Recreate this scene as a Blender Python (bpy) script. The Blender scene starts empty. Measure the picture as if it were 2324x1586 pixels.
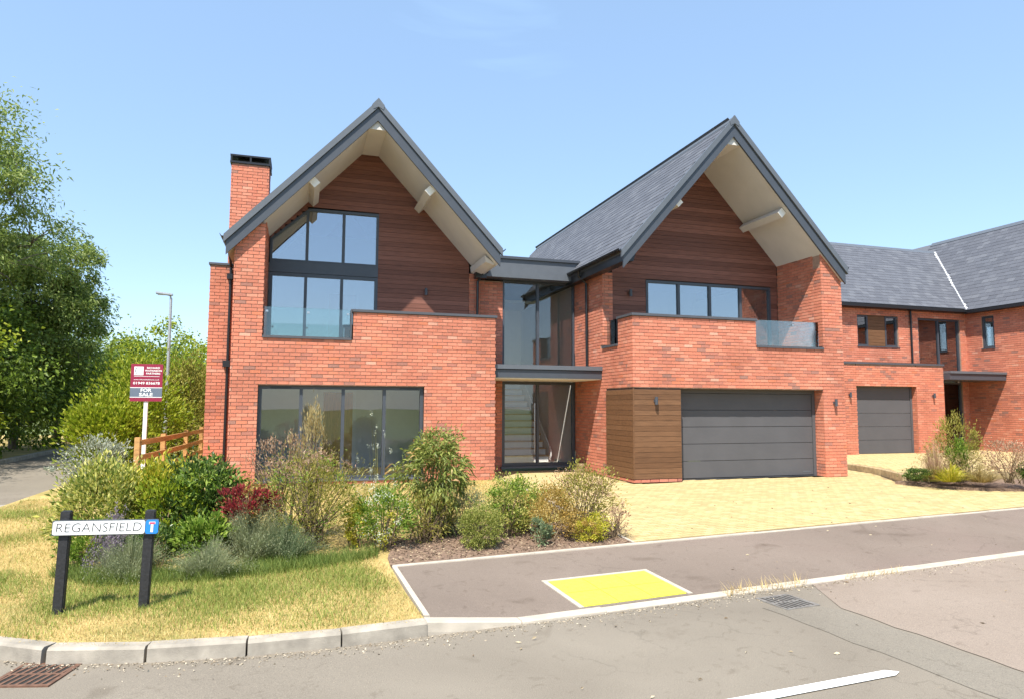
import bpy, bmesh, math, random
import numpy as np
from mathutils import Matrix, Vector

random.seed(7)
S = bpy.context.scene
COL = S.collection

# ------------------------------------------------------------------ camera, sky, sun, exposure
YAW, PITCH, ROLL, EYE, FPX = .301, .083, .004, 1.66, 1544.4
F = Vector((math.sin(YAW)*math.cos(PITCH), math.cos(YAW)*math.cos(PITCH), math.sin(PITCH)))
R = Vector((math.cos(YAW), -math.sin(YAW), 0)); U = R.cross(F)
R, U = math.cos(ROLL)*R + math.sin(ROLL)*U, -math.sin(ROLL)*R + math.cos(ROLL)*U
cam = bpy.data.cameras.new('camera'); camo = bpy.data.objects.new('camera', cam); COL.objects.link(camo)
cam.sensor_width = 36; cam.lens = FPX/2324*36; cam.clip_end = 3000; cam.clip_start = .05
M = Matrix((R, U, -F)).transposed().to_4x4(); M.translation = (0, 0, EYE); camo.matrix_world = M
S.camera = camo

SUN_DIR = Vector((.30, .41, -.86)).normalized()          # the way the light travels
el = math.asin(-SUN_DIR.z); az = math.atan2(-SUN_DIR.x, -SUN_DIR.y)   # compass angle of the sun from +Y towards +X
W = bpy.data.worlds.new('World'); S.world = W; W.use_nodes = True
nt = W.node_tree; nt.nodes.clear()
out = nt.nodes.new('ShaderNodeOutputWorld'); bg = nt.nodes.new('ShaderNodeBackground')
sky = nt.nodes.new('ShaderNodeTexSky'); sky.sky_type = 'NISHITA'; sky.sun_disc = False
sky.sun_elevation = el; sky.sun_rotation = az; sky.air_density = 1.0; sky.dust_density = .5; sky.ozone_density = 1.0
bg.inputs['Strength'].default_value = .115
# a few faint wisps of high cloud
tc = nt.nodes.new('ShaderNodeTexCoord'); mp = nt.nodes.new('ShaderNodeMapping'); mp.inputs['Scale'].default_value = (2.2, 2.2, 5); mp.inputs['Rotation'].default_value = (.35, .5, .6)
nz = nt.nodes.new('ShaderNodeTexNoise'); nz.inputs['Scale'].default_value = 1.3; nz.inputs['Detail'].default_value = 7; nz.inputs['Distortion'].default_value = .9
rp = nt.nodes.new('ShaderNodeValToRGB'); rp.color_ramp.elements[0].position = .64; rp.color_ramp.elements[1].position = .84
# an even thin veil over the whole sky, a little thicker in the wisps
rp.color_ramp.elements[0].color = (.33, .33, .33, 1); rp.color_ramp.elements[1].color = (.5, .5, .5, 1)
mx = nt.nodes.new('ShaderNodeMixRGB'); mx.inputs[2].default_value = (3.5, 5.2, 7.5, 1)
tint = nt.nodes.new('ShaderNodeMixRGB'); tint.blend_type = 'MULTIPLY'; tint.inputs[0].default_value = 1; tint.inputs[2].default_value = (.96, 1.0, 1.03, 1)
for a, b in ((tc.outputs['Generated'], mp.inputs[0]), (mp.outputs[0], nz.inputs['Vector']), (nz.outputs[0], rp.inputs[0]), (rp.outputs[0], mx.inputs[0]),
             (sky.outputs[0], tint.inputs[1]), (tint.outputs[0], mx.inputs[1]), (mx.outputs[0], bg.inputs[0]), (bg.outputs[0], out.inputs[0])): nt.links.new(a, b)
sl = bpy.data.lights.new('sun', 'SUN'); sl.energy = 5.0; sl.angle = math.radians(.5); sl.color = (1, .95, .86)
so = bpy.data.objects.new('sun', sl); COL.objects.link(so); so.rotation_euler = SUN_DIR.to_track_quat('-Z', 'Y').to_euler(); so.location = (-10, -12, 30)
S.view_settings.view_transform = 'Standard'; S.view_settings.look = 'None'; S.view_settings.gamma = 1; S.view_settings.use_curve_mapping = False
S.view_settings.exposure = .88
S.cycles.use_denoising = True
S.cycles.max_bounces = 10; S.cycles.transparent_max_bounces = 24; S.cycles.caustics_reflective = False; S.cycles.caustics_refractive = False

# ------------------------------------------------------------------ materials
def srgb(*c): return tuple(((x/255+.055)/1.055)**2.4 if x > 10 else x/255/12.92 for x in c)
def nodes(name):
    m = bpy.data.materials.new(name); m.use_nodes = True
    n = m.node_tree; b = n.nodes['Principled BSDF']
    return m, n, b, (lambda t, **k: n.nodes.new(t)), n.links.new
def ramp(n, fac, stops, link):
    r = n.nodes.new('ShaderNodeValToRGB'); e = r.color_ramp.elements
    while len(e) < len(stops): e.new(.5)
    for i, (p, c) in enumerate(stops): e[i].position = p; e[i].color = (*c, 1)
    link(fac, r.inputs[0]); return r.outputs[0]
def noise(n, scale, detail=4, coord='Object', stretch=None, rough=.55):
    tc = n.nodes.new('ShaderNodeTexCoord'); v = tc.outputs[coord]
    if coord == 'World':
        pass
    if stretch:
        mp = n.nodes.new('ShaderNodeMapping'); mp.inputs['Scale'].default_value = stretch; n.links.new(v, mp.inputs[0]); v = mp.outputs[0]
    t = n.nodes.new('ShaderNodeTexNoise'); t.inputs['Scale'].default_value = scale; t.inputs['Detail'].default_value = detail; t.inputs['Roughness'].default_value = rough
    n.links.new(v, t.inputs['Vector']); return t.outputs[0]
def mixc(n, fac, a, b, mode='MIX'):
    m = n.nodes.new('ShaderNodeMixRGB'); m.blend_type = mode
    for i, x in enumerate((fac, a, b)):
        if hasattr(x, 'is_linked') or isinstance(x, bpy.types.NodeSocket): n.links.new(x, m.inputs[i])
        else: m.inputs[i].default_value = x if i == 0 else (*x, 1)
    return m.outputs[0]
def bump(n, b, h, strength, dist=.01):
    u = n.nodes.new('ShaderNodeBump'); u.inputs['Strength'].default_value = strength; u.inputs['Distance'].default_value = dist
    n.links.new(h, u.inputs['Height']); n.links.new(u.outputs[0], b.inputs['Normal'])
def simple(name, col, rough=.5, metal=0, var=.12, scale=6, bmp=0, bscale=60, spec=.5, stretch=None):
    m, n, b, _, link = nodes(name)
    f = noise(n, scale, 4, stretch=stretch)
    lo = tuple(c*(1-var) for c in col); hi = tuple(min(1, c*(1+var)) for c in col)
    link(ramp(n, f, [(.3, lo), (.7, hi)], link), b.inputs['Base Color'])
    b.inputs['Roughness'].default_value = rough; b.inputs['Metallic'].default_value = metal; b.inputs['Specular IOR Level'].default_value = spec
    if bmp: bump(n, b, noise(n, bscale, 5), bmp)
    return m
def piece(name, stops, src, rough=.8, grain=None, bmp=.25, bscale=90, mottle=.35, stretch=None, spec=.35, big=0):
    """colour picked piece by piece: src 'island' for joined pieces, 'object' for single ones"""
    m, n, b, new, link = nodes(name)
    if src == 'island': g = n.nodes.new('ShaderNodeNewGeometry'); f = g.outputs['Random Per Island']
    else: g = n.nodes.new('ShaderNodeObjectInfo'); f = g.outputs['Random']
    c = ramp(n, f, stops, link)
    if big:
        gp = n.nodes.new('ShaderNodeNewGeometry'); t = n.nodes.new('ShaderNodeTexNoise'); t.inputs['Scale'].default_value = .8; t.inputs['Detail'].default_value = 3; link(gp.outputs['Position'], t.inputs['Vector'])
        c = mixc(n, big, c, ramp(n, t.outputs[0], [(.3, (.62, .56, .52)), (.5, (1, 1, 1)), (.72, (1.25, 1.1, 1.0))], link), 'MULTIPLY')
    gp = n.nodes.new('ShaderNodeNewGeometry'); v = gp.outputs['Position']
    if stretch:
        mp = n.nodes.new('ShaderNodeMapping'); mp.inputs['Scale'].default_value = stretch; link(v, mp.inputs[0]); v = mp.outputs[0]
    t = n.nodes.new('ShaderNodeTexNoise'); t.inputs['Scale'].default_value = bscale*.4; t.inputs['Detail'].default_value = 5; link(v, t.inputs['Vector'])
    c = mixc(n, mottle, c, ramp(n, t.outputs[0], [(.25, (.45, .45, .45)), (.55, (1, 1, 1)), (.8, (1.2, 1.2, 1.2))], link), 'MULTIPLY')
    link(c, b.inputs['Base Color']); b.inputs['Roughness'].default_value = rough; b.inputs['Specular IOR Level'].default_value = spec
    if bmp: bump(n, b, t.outputs[0], bmp, .004)
    return m

BR = [(0, (.31, .165, .13)), (.05, (.42, .165, .118)), (.12, (.51, .18, .116)), (.45, (.555, .195, .122)), (.75, (.59, .222, .143)), (.92, (.615, .25, .166)), (.96, (.56, .18, .095)), (1, (.64, .33, .24))]
M_brick = piece('brick', BR, 'island', .85, mottle=.4, big=.6)
M_brick1 = piece('brick single', BR, 'object', .85, mottle=.4, big=.6)
M_mortar = simple('mortar', (.36, .23, .17), .95, var=.2, scale=9, bmp=.4, bscale=150)
SLT = [(0, (.085, .089, .104)), (.4, (.097, .101, .117)), (.75, (.106, .111, .128)), (1, (.125, .13, .146))]
M_slate = piece('slate', SLT, 'island', .62, mottle=.25, bmp=.2, spec=.3)
M_slate1 = piece('slate single', SLT, 'object', .62, mottle=.25, bmp=.2, spec=.3)
def boards(name, stops, dark=(.4, .4, .4)):
    return piece(name, stops, 'object', .6, mottle=.55, bmp=.3, bscale=70, stretch=(.12, .5, 1.4), spec=.35)
M_tim = boards('stained cladding', [(0, (.15, .058, .040)), (.5, (.195, .077, .053)), (1, (.24, .099, .07))])
M_tim2 = boards('weathered cladding', [(0, (.125, .060, .028)), (.5, (.15, .073, .034)), (1, (.175, .088, .043))])
M_dark = simple('shadow backing', (.045, .026, .02), .9)
M_grey = simple('anthracite paint', (.055, .063, .078), .42, var=.06, spec=.5)
M_greyl = simple('grey fascia', (.10, .112, .13), .45, var=.06, spec=.5)
M_coping = simple('coping metal', (.075, .077, .088), .45, var=.08, spec=.5)
M_gar = simple('garage door paint', (.095, .094, .10), .6, var=.06, scale=2, bmp=.08, bscale=400, spec=.12)
M_black = simple('black plastic', (.012, .012, .014), .35, var=.05)
M_cream = simple('cream soffit', (.58, .55, .52), .7, var=.05, scale=2)
M_white = simple('white paint', (.82, .81, .78), .6, var=.03)
M_lead = simple('lead', (.42, .43, .45), .5, var=.15)
M_steel = simple('brushed steel', (.55, .55, .56), .3, 1, var=.05)
M_galv = simple('galvanised steel', (.5, .52, .53), .45, .6, var=.12, scale=20)
M_wallin = simple('inside wall', (.82, .80, .75), .9, var=.03)
M_wallgrey = simple('inside wall grey', (.80, .78, .74), .9, var=.03)
M_floorin = simple('inside floor', (.72, .68, .6), .5, var=.06)
M_oak = simple('oak', (.55, .27, .08), .45, var=.25, scale=8, stretch=(8, 8, .6))
M_oakl = simple('oak treads', (.42, .27, .13), .5, var=.2, scale=8)
M_fence = simple('fence timber', (.50, .27, .10), .85, var=.35, scale=5, bmp=.5, bscale=40, stretch=(1, .2, 3))
M_sleeper = simple('stone edge', (.36, .27, .15), .9, var=.3, scale=8, bmp=.4)

def glass(name, refl, tint):
    m = bpy.data.materials.new(name); m.use_nodes = True; n = m.node_tree; n.nodes.clear(); link = n.links.new
    o = n.nodes.new('ShaderNodeOutputMaterial'); mix = n.nodes.new('ShaderNodeMixShader'); t = n.nodes.new('ShaderNodeBsdfTransparent'); g = n.nodes.new('ShaderNodeBsdfGlossy')
    t.inputs[0].default_value = (*tint, 1); g.inputs['Roughness'].default_value = .004; g.inputs[0].default_value = (.95, .97, 1, 1)
    fr = n.nodes.new('ShaderNodeFresnel'); fr.inputs[0].default_value = 1.5
    ma = n.nodes.new('ShaderNodeMath'); ma.operation = 'MULTIPLY_ADD'; ma.inputs[1].default_value = 1.3; ma.inputs[2].default_value = refl; ma.use_clamp = True
    link(fr.outputs[0], ma.inputs[0]); link(ma.outputs[0], mix.inputs[0]); link(t.outputs[0], mix.inputs[1]); link(g.outputs[0], mix.inputs[2])
    # a trace of waviness so that reflections are not perfectly flat
    tcn = n.nodes.new('ShaderNodeTexCoord'); nzn = n.nodes.new('ShaderNodeTexNoise'); nzn.inputs['Scale'].default_value = 1.1; bp = n.nodes.new('ShaderNodeBump'); bp.inputs['Strength'].default_value = .02; bp.inputs['Distance'].default_value = .05
    link(tcn.outputs['Object'], nzn.inputs['Vector']); link(nzn.outputs[0], bp.inputs['Height']); link(bp.outputs[0], g.inputs['Normal'])
    link(mix.outputs[0], o.inputs[0]); return m
M_glass = glass('window glass', .02, (.96, .965, .96))
M_glassup = glass('upper window glass', .26, (.66, .70, .72))
M_balu = glass('balustrade glass', .02, (.84, .92, .90))

def leafmat(name, stops, trans=.35, rough=.5):
    m = bpy.data.materials.new(name); m.use_nodes = True; n = m.node_tree; link = n.links.new; b = n.nodes['Principled BSDF']; o = n.nodes['Material Output']
    g = n.nodes.new('ShaderNodeNewGeometry'); c = ramp(n, g.outputs['Random Per Island'], stops, link)
    link(c, b.inputs['Base Color']); b.inputs['Roughness'].default_value = rough; b.inputs['Specular IOR Level'].default_value = .35
    t = n.nodes.new('ShaderNodeBsdfTranslucent'); link(c, t.inputs[0])
    mx = n.nodes.new('ShaderNodeMixShader'); mx.inputs[0].default_value = trans
    link(b.outputs[0], mx.inputs[1]); link(t.outputs[0], mx.inputs[2]); link(mx.outputs[0], o.inputs[0]); return m
L_ash = leafmat('ash leaves', [(0, (.12, .175, .035)), (.5, (.23, .31, .065)), (.85, (.34, .41, .11)), (1, (.47, .51, .21))], .45)
L_dark = leafmat('hedge leaves', [(0, (.06, .10, .012)), (.5, (.13, .205, .024)), (1, (.27, .36, .055))], .4)
L_lime = leafmat('lime leaves', [(0, (.13, .185, .008)), (.5, (.26, .335, .016)), (1, (.48, .50, .06))], .42)
L_olive = leafmat('olive leaves', [(0, (.16, .17, .025)), (.5, (.29, .27, .045)), (1, (.48, .42, .11))], .4)
L_laurel = leafmat('laurel leaves', [(0, (.03, .06, .012)), (.55, (.07, .13, .025)), (.85, (.16, .24, .05)), (1, (.36, .40, .14))], .25, .35)
L_var = leafmat('variegated leaves', [(0, (.12, .17, .03)), (.35, (.24, .29, .05)), (.6, (.5, .48, .10)), (1, (.68, .63, .22))])
L_yel = leafmat('yellow leaves', [(0, (.25, .29, .02)), (.45, (.48, .46, .04)), (1, (.72, .62, .10))])
L_red = leafmat('red leaves', [(0, (.13, .03, .03)), (.5, (.32, .035, .045)), (.85, (.46, .07, .07)), (1, (.38, .22, .10))])
L_lav = leafmat('lavender leaves', [(0, (.19, .22, .10)), (.5, (.30, .335, .17)), (1, (.46, .47, .29))], .45)
L_purp = leafmat('purple seed heads', [(0, (.20, .16, .19)), (1, (.34, .28, .33))])
L_straw = leafmat('straw leaves', [(0, (.28, .20, .07)), (.5, (.42, .33, .14)), (1, (.58, .48, .24))])
L_pink = leafmat('pink dry leaves', [(0, (.30, .17, .10)), (.5, (.44, .28, .18)), (1, (.58, .42, .28))])
L_orange = leafmat('orange leaves', [(0, (.26, .17, .03)), (.5, (.46, .30, .07)), (1, (.60, .44, .15))])
L_box = leafmat('box leaves', [(0, (.10, .14, .02)), (.5, (.26, .29, .05)), (1, (.52, .50, .16))])
L_fres = leafmat('fresh leaves', [(0, (.07, .13, .012)), (.5, (.18, .29, .03)), (1, (.38, .47, .09))], .4)
L_blue = leafmat('blue green leaves', [(0, (.12, .17, .08)), (1, (.28, .35, .19))], .4)
L_flow = leafmat('white flowers', [(0, (.55, .6, .42)), (1, (.8, .82, .7))])
M_bark = simple('bark', (.16, .13, .10), .9, var=.35, scale=14, bmp=.6, bscale=30)
M_stem = simple('stems', (.17, .12, .07), .85, var=.3, scale=20)
M_stemg = simple('green stems', (.13, .15, .05), .8, var=.3, scale=20)

# ------------------------------------------------------------------ helpers
ROOT = {}
def link(o, parent=None):
    COL.objects.link(o)
    if parent is not None:
        o.parent = parent
        if parent.name in ROOT and ROOT[parent.name]: o.matrix_parent_inverse = Matrix.Translation(-parent.location)
    return o
def tag(o, label, cat, group=None, kind=None):
    if label: o['label'] = label
    if cat: o['category'] = cat
    if group: o['group'] = group
    if kind: o['kind'] = kind
    return o
def thing(name, loc, label, cat, group=None, local=False):
    """an Empty at the thing's base; local=True: parts are given relative to it, else in world coordinates"""
    o = bpy.data.objects.new(name, None); o.location = loc; o.empty_display_size = .2; COL.objects.link(o)
    ROOT[o.name] = not local
    return tag(o, label, cat, group)
class MB:
    def __init__(s): s.v = []; s.f = []
    def add(s, vs, fs): k = len(s.v); s.v += [tuple(p) for p in vs]; s.f += [tuple(i+k for i in f) for f in fs]; return s
    def box(s, x0, x1, y0, y1, z0, z1):
        x0, x1 = min(x0, x1), max(x0, x1); y0, y1 = min(y0, y1), max(y0, y1); z0, z1 = min(z0, z1), max(z0, z1)
        return s.add([(x0,y0,z0),(x1,y0,z0),(x1,y1,z0),(x0,y1,z0),(x0,y0,z1),(x1,y0,z1),(x1,y1,z1),(x0,y1,z1)],
                     [(0,3,2,1),(4,5,6,7),(0,1,5,4),(1,2,6,5),(2,3,7,6),(3,0,4,7)])
    def prism(s, pts, off):
        """closed polygon pts (3D) extruded by vector off"""
        n = len(pts); off = Vector(off); a = [Vector(p) for p in pts]; b = [p+off for p in a]
        nor = Vector((0,0,0))
        for i in range(n): nor += a[i].cross(a[(i+1) % n])
        fl = nor.dot(off) > 0
        fs = [tuple(range(n))[::-1] if fl else tuple(range(n)), tuple(range(n, 2*n)) if fl else tuple(range(n, 2*n))[::-1]]
        for i in range(n):
            j = (i+1) % n; q = (i, j, n+j, n+i); fs.append(q if fl else q[::-1])
        return s.add(a+b, fs)
    def tube(s, pts, rad, n=6, cap=True):
        pts = [Vector(p) for p in pts]; k = len(s.v); m = len(pts)
        rad = rad if isinstance(rad, (list, tuple)) else [rad]*m
        for i, p in enumerate(pts):
            d = (pts[min(i+1, m-1)]-pts[max(i-1, 0)]).normalized(); a = d.orthogonal().normalized() if abs(d.z) < .98 else Vector((1, 0, 0)); a = (a-d*a.dot(d)).normalized(); b = d.cross(a)
            if i == 0: a0 = a
            else:
                a = (a0-d*a0.dot(d)); a = a.normalized() if a.length > 1e-4 else d.orthogonal().normalized(); b = d.cross(a); a0 = a
            for j in range(n):
                t = 2*math.pi*j/n; s.v.append(tuple(p+(a*math.cos(t)+b*math.sin(t))*rad[i]))
        for i in range(m-1):
            for j in range(n):
                q = (j+1) % n; s.f.append((k+i*n+j, k+i*n+q, k+(i+1)*n+q, k+(i+1)*n+j))
        if cap: s.f.append(tuple(k+j for j in range(n))[::-1]); s.f.append(tuple(k+(m-1)*n+j for j in range(n)))
        return s
    def build(s, name, mat, parent=None, bevel=0, smooth=False):
        me = bpy.data.meshes.new(name); me.from_pydata(s.v, [], s.f); me.update()
        if bevel:
            bm = bmesh.new(); bm.from_mesh(me); bmesh.ops.bevel(bm, geom=bm.edges[:], offset=bevel, segments=2, affect='EDGES', clamp_overlap=True); bm.to_mesh(me); bm.free()
        if smooth: me.shade_smooth()
        me.materials.append(mat); o = bpy.data.objects.new(name, me); return link(o, parent)
def box(name, b, mat, parent=None, bevel=0): return MB().box(*b).build(name, mat, parent, bevel)
def quads(name, V, nper, faces, mat, parent=None):
    """V: (N*nper,3) array; faces: list of index tuples within one piece (all the same length)"""
    N = len(V)//nper; fa = np.array(faces, np.int32); fl = fa.shape[1]
    idx = (fa[None]+(np.arange(N, dtype=np.int32)*nper)[:, None, None]).reshape(-1)
    me = bpy.data.meshes.new(name); me.vertices.add(len(V)); me.vertices.foreach_set('co', np.ascontiguousarray(V, np.float32).ravel())
    me.loops.add(len(idx)); me.loops.foreach_set('vertex_index', idx)
    nf = len(idx)//fl; me.polygons.add(nf); me.polygons.foreach_set('loop_start', np.arange(nf, dtype=np.int32)*fl)
    me.update(calc_edges=True); me.validate(); me.shade_flat(); me.materials.append(mat)
    return link(bpy.data.objects.new(name, me), parent)
def text(name, s, size, mat, parent, loc, offset=0, shear=0, width=None, rot=None, depth=.0015, align='CENTER'):
    cu = bpy.data.curves.new(name, 'FONT'); cu.body = s; cu.size = size; cu.align_x = align; cu.align_y = 'CENTER'; cu.offset = offset; cu.shear = shear; cu.extrude = depth; cu.resolution_u = 4
    t = bpy.data.objects.new(name, cu); COL.objects.link(t)
    dg = bpy.context.evaluated_depsgraph_get(); me = bpy.data.meshes.new_from_object(t.evaluated_get(dg)); COL.objects.unlink(t); bpy.data.objects.remove(t)
    xs = [v.co.x for v in me.vertices]
    if width and xs:
        k = width/(max(xs)-min(xs)); c = (max(xs)+min(xs))/2
        for v in me.vertices: v.co.x = (v.co.x-c)*k
    me.materials.clear(); me.materials.append(mat)
    o = bpy.data.objects.new(name, me); link(o, parent)
    o.matrix_basis = Matrix.Translation(loc) @ (rot or Matrix.Rotation(math.pi/2, 4, 'X')); return o

# ------------------------------------------------------------------ lie of the land
HP = [(-40, -.25), (5.78, -.25), (8.05, -.20), (12.3, -.005), (15, 0.0), (400, 0.0)]
def h(x, y):
    s = y-.115*max(-8, min(x, 30))
    for (a, za), (b, zb) in zip(HP, HP[1:]):
        if s <= b: return za+(zb-za)*max(0, s-a)/(b-a)
    return 0.0
def sheet(name, poly, mat, dz=0., thick=.3, res=.8, kind='structure', parent=None, hf=h):
    bm = bmesh.new(); vs = [bm.verts.new((x, y, 0)) for x, y in poly]; bm.faces.new(vs)
    xs = [p[0] for p in poly]; ys = [p[1] for p in poly]
    def cuts(lo, hi, ax):
        k = max(1, min(70, int((hi-lo)/res)))
        for i in range(1, k):
            c = lo+(hi-lo)*i/k; co = (c, 0, 0) if ax == 0 else (0, c, 0); no = (1, 0, 0) if ax == 0 else (0, 1, 0)
            bmesh.ops.bisect_plane(bm, geom=bm.verts[:]+bm.edges[:]+bm.faces[:], plane_co=co, plane_no=no)
    cuts(min(xs), max(xs), 0); cuts(min(ys), max(ys), 1)
    bm.normal_update()
    for f in bm.faces:
        if f.normal.z < 0: f.normal_flip()
    for v in bm.verts: v.co.z = hf(v.co.x, v.co.y)+dz
    if thick:
        r = bmesh.ops.extrude_face_region(bm, geom=bm.faces[:])
        top = [v for v in bm.verts if v not in set(e for e in r['geom'] if isinstance(e, bmesh.types.BMVert))]
        new = [e for e in r['geom'] if isinstance(e, bmesh.types.BMVert)]
        for v in top: v.co.z -= thick      # the original ring goes down, the extruded copy stays on top
    bmesh.ops.triangulate(bm, faces=[f for f in bm.faces if len(f.verts) > 4])
    bmesh.ops.recalc_face_normals(bm, faces=bm.faces[:]) if thick else None
    me = bpy.data.meshes.new(name); bm.to_mesh(me); bm.free(); me.materials.append(mat)
    o = link(bpy.data.objects.new(name, me), parent)
    if kind: o['kind'] = kind
    return o
def tarmac(name, c1, c2, pink=None):
    m, n, b, new, lk = nodes(name)
    g = n.nodes.new('ShaderNodeNewGeometry')
    def nz(s, d=4, dist=0):
        t = n.nodes.new('ShaderNodeTexNoise'); t.inputs['Scale'].default_value = s; t.inputs['Detail'].default_value = d; t.inputs['Distortion'].default_value = dist; lk(g.outputs['Position'], t.inputs['Vector']); return t.outputs[0]
    c = ramp(n, nz(.55, 5, .4), [(.3, c1), (.7, c2)], lk)
    if pink: c = mixc(n, ramp(n, nz(.25, 3), [(.5, (0, 0, 0)), (.66, (.6, .6, .6))], lk), c, pink)
    c = mixc(n, .75, c, ramp(n, nz(130, 3), [(.26, (.45, .45, .45)), (.45, (1, 1, 1)), (.64, (1.12, 1.12, 1.1)), (.72, (1.9, 1.85, 1.75))], lk), 'MULTIPLY')
    c = mixc(n, .8, c, ramp(n, nz(7, 5, 1.2), [(.24, (.70, .68, .66)), (.4, (1, 1, 1)), (.72, (1.0, 1, 1)), (.8, (1.22, 1.14, 1.02))], lk), 'MULTIPLY')
    vo = n.nodes.new('ShaderNodeTexVoronoi'); vo.feature = 'DISTANCE_TO_EDGE'; vo.inputs['Scale'].default_value = .55
    wv = n.nodes.new('ShaderNodeTexNoise'); wv.inputs['Scale'].default_value = 3; wv.inputs['Detail'].default_value = 6; lk(g.outputs['Position'], wv.inputs['Vector'])
    ad = n.nodes.new('ShaderNodeMixRGB'); ad.blend_type = 'ADD'; ad.inputs[0].default_value = .55; lk(g.outputs['Position'], ad.inputs[1]); lk(wv.outputs['Color'], ad.inputs[2]); lk(ad.outputs[0], vo.inputs['Vector'])
    crack = ramp(n, vo.outputs['Distance'], [(.0, (.72, .72, .72)), (.008, (1, 1, 1))], lk)
    c = mixc(n, ramp(n, nz(.4, 2), [(.5, (0, 0, 0)), (.6, (.7, .7, .7))], lk), c, mixc(n, 1., c, crack, 'MULTIPLY'))
    c = mixc(n, .8, c, ramp(n, nz(1.7, 3, .6), [(.27, (.74, .72, .70)), (.36, (1, 1, 1))], lk), 'MULTIPLY')
    lk(c, b.inputs['Base Color']); b.inputs['Roughness'].default_value = .92; b.inputs['Specular IOR Level'].default_value = .25
    bump(n, b, nz(160, 3), .5, .004); return m
M_road = tarmac('road tarmac', (.172, .148, .118), (.218, .19, .152))
M_road2 = tarmac('road patch tarmac', (.165, .145, .117), (.205, .182, .148))
M_road3 = tarmac('road pink tarmac', (.215, .172, .137), (.25, .203, .165))
M_pave = tarmac('pavement tarmac', (.155, .122, .099), (.195, .156, .128), (.185, .138, .117))
M_lane = tarmac('lane tarmac', (.15, .145, .14), (.19, .185, .178))
def lawnmat():
    m, n, b, new, lk = nodes('dry lawn'); g = n.nodes.new('ShaderNodeNewGeometry')
    def nz(s, d=5):
        t = n.nodes.new('ShaderNodeTexNoise'); t.inputs['Scale'].default_value = s; t.inputs['Detail'].default_value = d; lk(g.outputs['Position'], t.inputs['Vector']); return t.outputs[0]
    c = ramp(n, nz(1.1), [(.3, (.26, .23, .06)), (.5, (.46, .34, .12)), (.7, (.58, .43, .17))], lk)
    c = mixc(n, .7, c, ramp(n, nz(45), [(.3, (.5, .5, .5)), (.7, (1.2, 1.2, 1.2))], lk), 'MULTIPLY')
    lk(c, b.inputs['Base Color']); b.inputs['Roughness'].default_value = 1; bump(n, b, nz(60), .8, .03); return m
M_lawn = lawnmat()
M_soil = simple('bark mulch', (.17, .11, .075), .95, var=.45, scale=30, bmp=1, bscale=50)
M_kerb = simple('kerb concrete', (.31, .275, .225), .9, var=.3, scale=5, bmp=.35, bscale=120)
M_edge = simple('edging concrete', (.42, .37, .30), .9, var=.15, scale=5, bmp=.3, bscale=120)
M_earth = simple('far grass', (.14, .17, .05), 1, var=.35, scale=.4)

ground = MB()
gx = [-400, -60, -20, 0, 20, 60, 400]; gy = [-400, -60, -12, 5.78, 8, 12.3, 16, 30, 60, 400]
for i in range(len(gx)):
    for j in range(len(gy)): ground.v.append((gx[i], gy[j], -.5))
ground.f = [(i*len(gy)+j, (i+1)*len(gy)+j, (i+1)*len(gy)+j+1, i*len(gy)+j+1) for i in range(len(gx)-1) for j in range(len(gy)-1)]
o = ground.build('ground', M_earth); o['kind'] = 'structure'

KERB = [(-4.62, 13.5), (-4.6, 11.8), (-4.45, 10.2), (-4.1, 8.9), (-3.6, 8.0), (-3.0, 7.25), (-2.35, 6.72), (-1.8, 6.43), (-1.13, 6.27), (-.4, 6.2), (.35, 6.2), (1.12, 6.27), (1.95, 6.33), (2.5, 6.39)]
def kline(x): return 6.10+.115*x           # the straight kerb's back edge
def hp(x, y):
    """pavement: falls to the dropped kerb"""
    s = y-.115*min(x, 30); u = max(0, min(1, (x-1.12)/.9)); zk = -.25-.095*u*u*(3-2*u); t = (s-6.1)/1.95
    return h(x, y) if t >= 1 else zk+max(0, t)*(-.2-zk)
ROADP = [(-60, -12), (60, -12), (60, kline(60)-.05), (30, kline(30)-.05), (8, kline(8)-.05), (2.5, kline(2.5)-.05), (1.12, 6.2), (.35, 6.12), (-.4, 6.12), (-1.13, 6.2), (-1.8, 6.36), (-2.35, 6.66), (-3.0, 7.2), (-3.6, 7.95), (-4.1, 8.88),
         (-4.5, 10.2), (-4.66, 11.8), (-4.68, 13.5), (-4.72, 20), (-4.9, 30), (-5.6, 42), (-9.5, 42), (-8.6, 30), (-8.3, 20), (-8.2, 12), (-8.8, 9.5), (-10.5, 7.2), (-14, 5.8), (-60, 4)]
road = sheet('road', ROADP, M_road, dz=-.12, thick=0, res=2.2)
o = sheet('lawn', KERB[:12] + [(1.08, 7.1), (1.06, 8.17), (1.2, 9.3), (2.5, 10.1), (4.2, 10.0), (4.38, 12.8), (4.42, 15.05), (-1.39, 15.06), (-1.39, 40), (-5.4, 42), (-4.84, 30), (-4.66, 20)], M_lawn, thick=.35)
o = sheet('planting_bed', [(1.06, 8.19), (2.7, 8.38), (4.4, 8.58), (4.36, 9.98), (2.5, 10.08), (1.24, 9.3), (1.07, 8.5)], M_soil, dz=.01, thick=.3, res=.3)
o = sheet('verge', [(-60, 4.2), (-14, 6.0), (-10.6, 7.4), (-8.95, 9.6), (-8.36, 12), (-8.46, 20), (-8.76, 30), (-9.66, 42), (-60, 60)], M_lawn, dz=0, thick=.35, res=2.5)
PAVE = [(1.14, 6.29), (1.95, 6.345), (2.5, kline(2.5)+.01), (8, kline(8)+.01), (14, kline(14)+.01), (40, kline(40)+.01), (40, 8.05+4.6), (14, 8.05+.115*14), (4.45, 8.05+.115*4.45), (1.12, 8.17)]
sheet('pavement', PAVE, M_pave, dz=0, thick=.3, res=.55, hf=hp)

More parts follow.
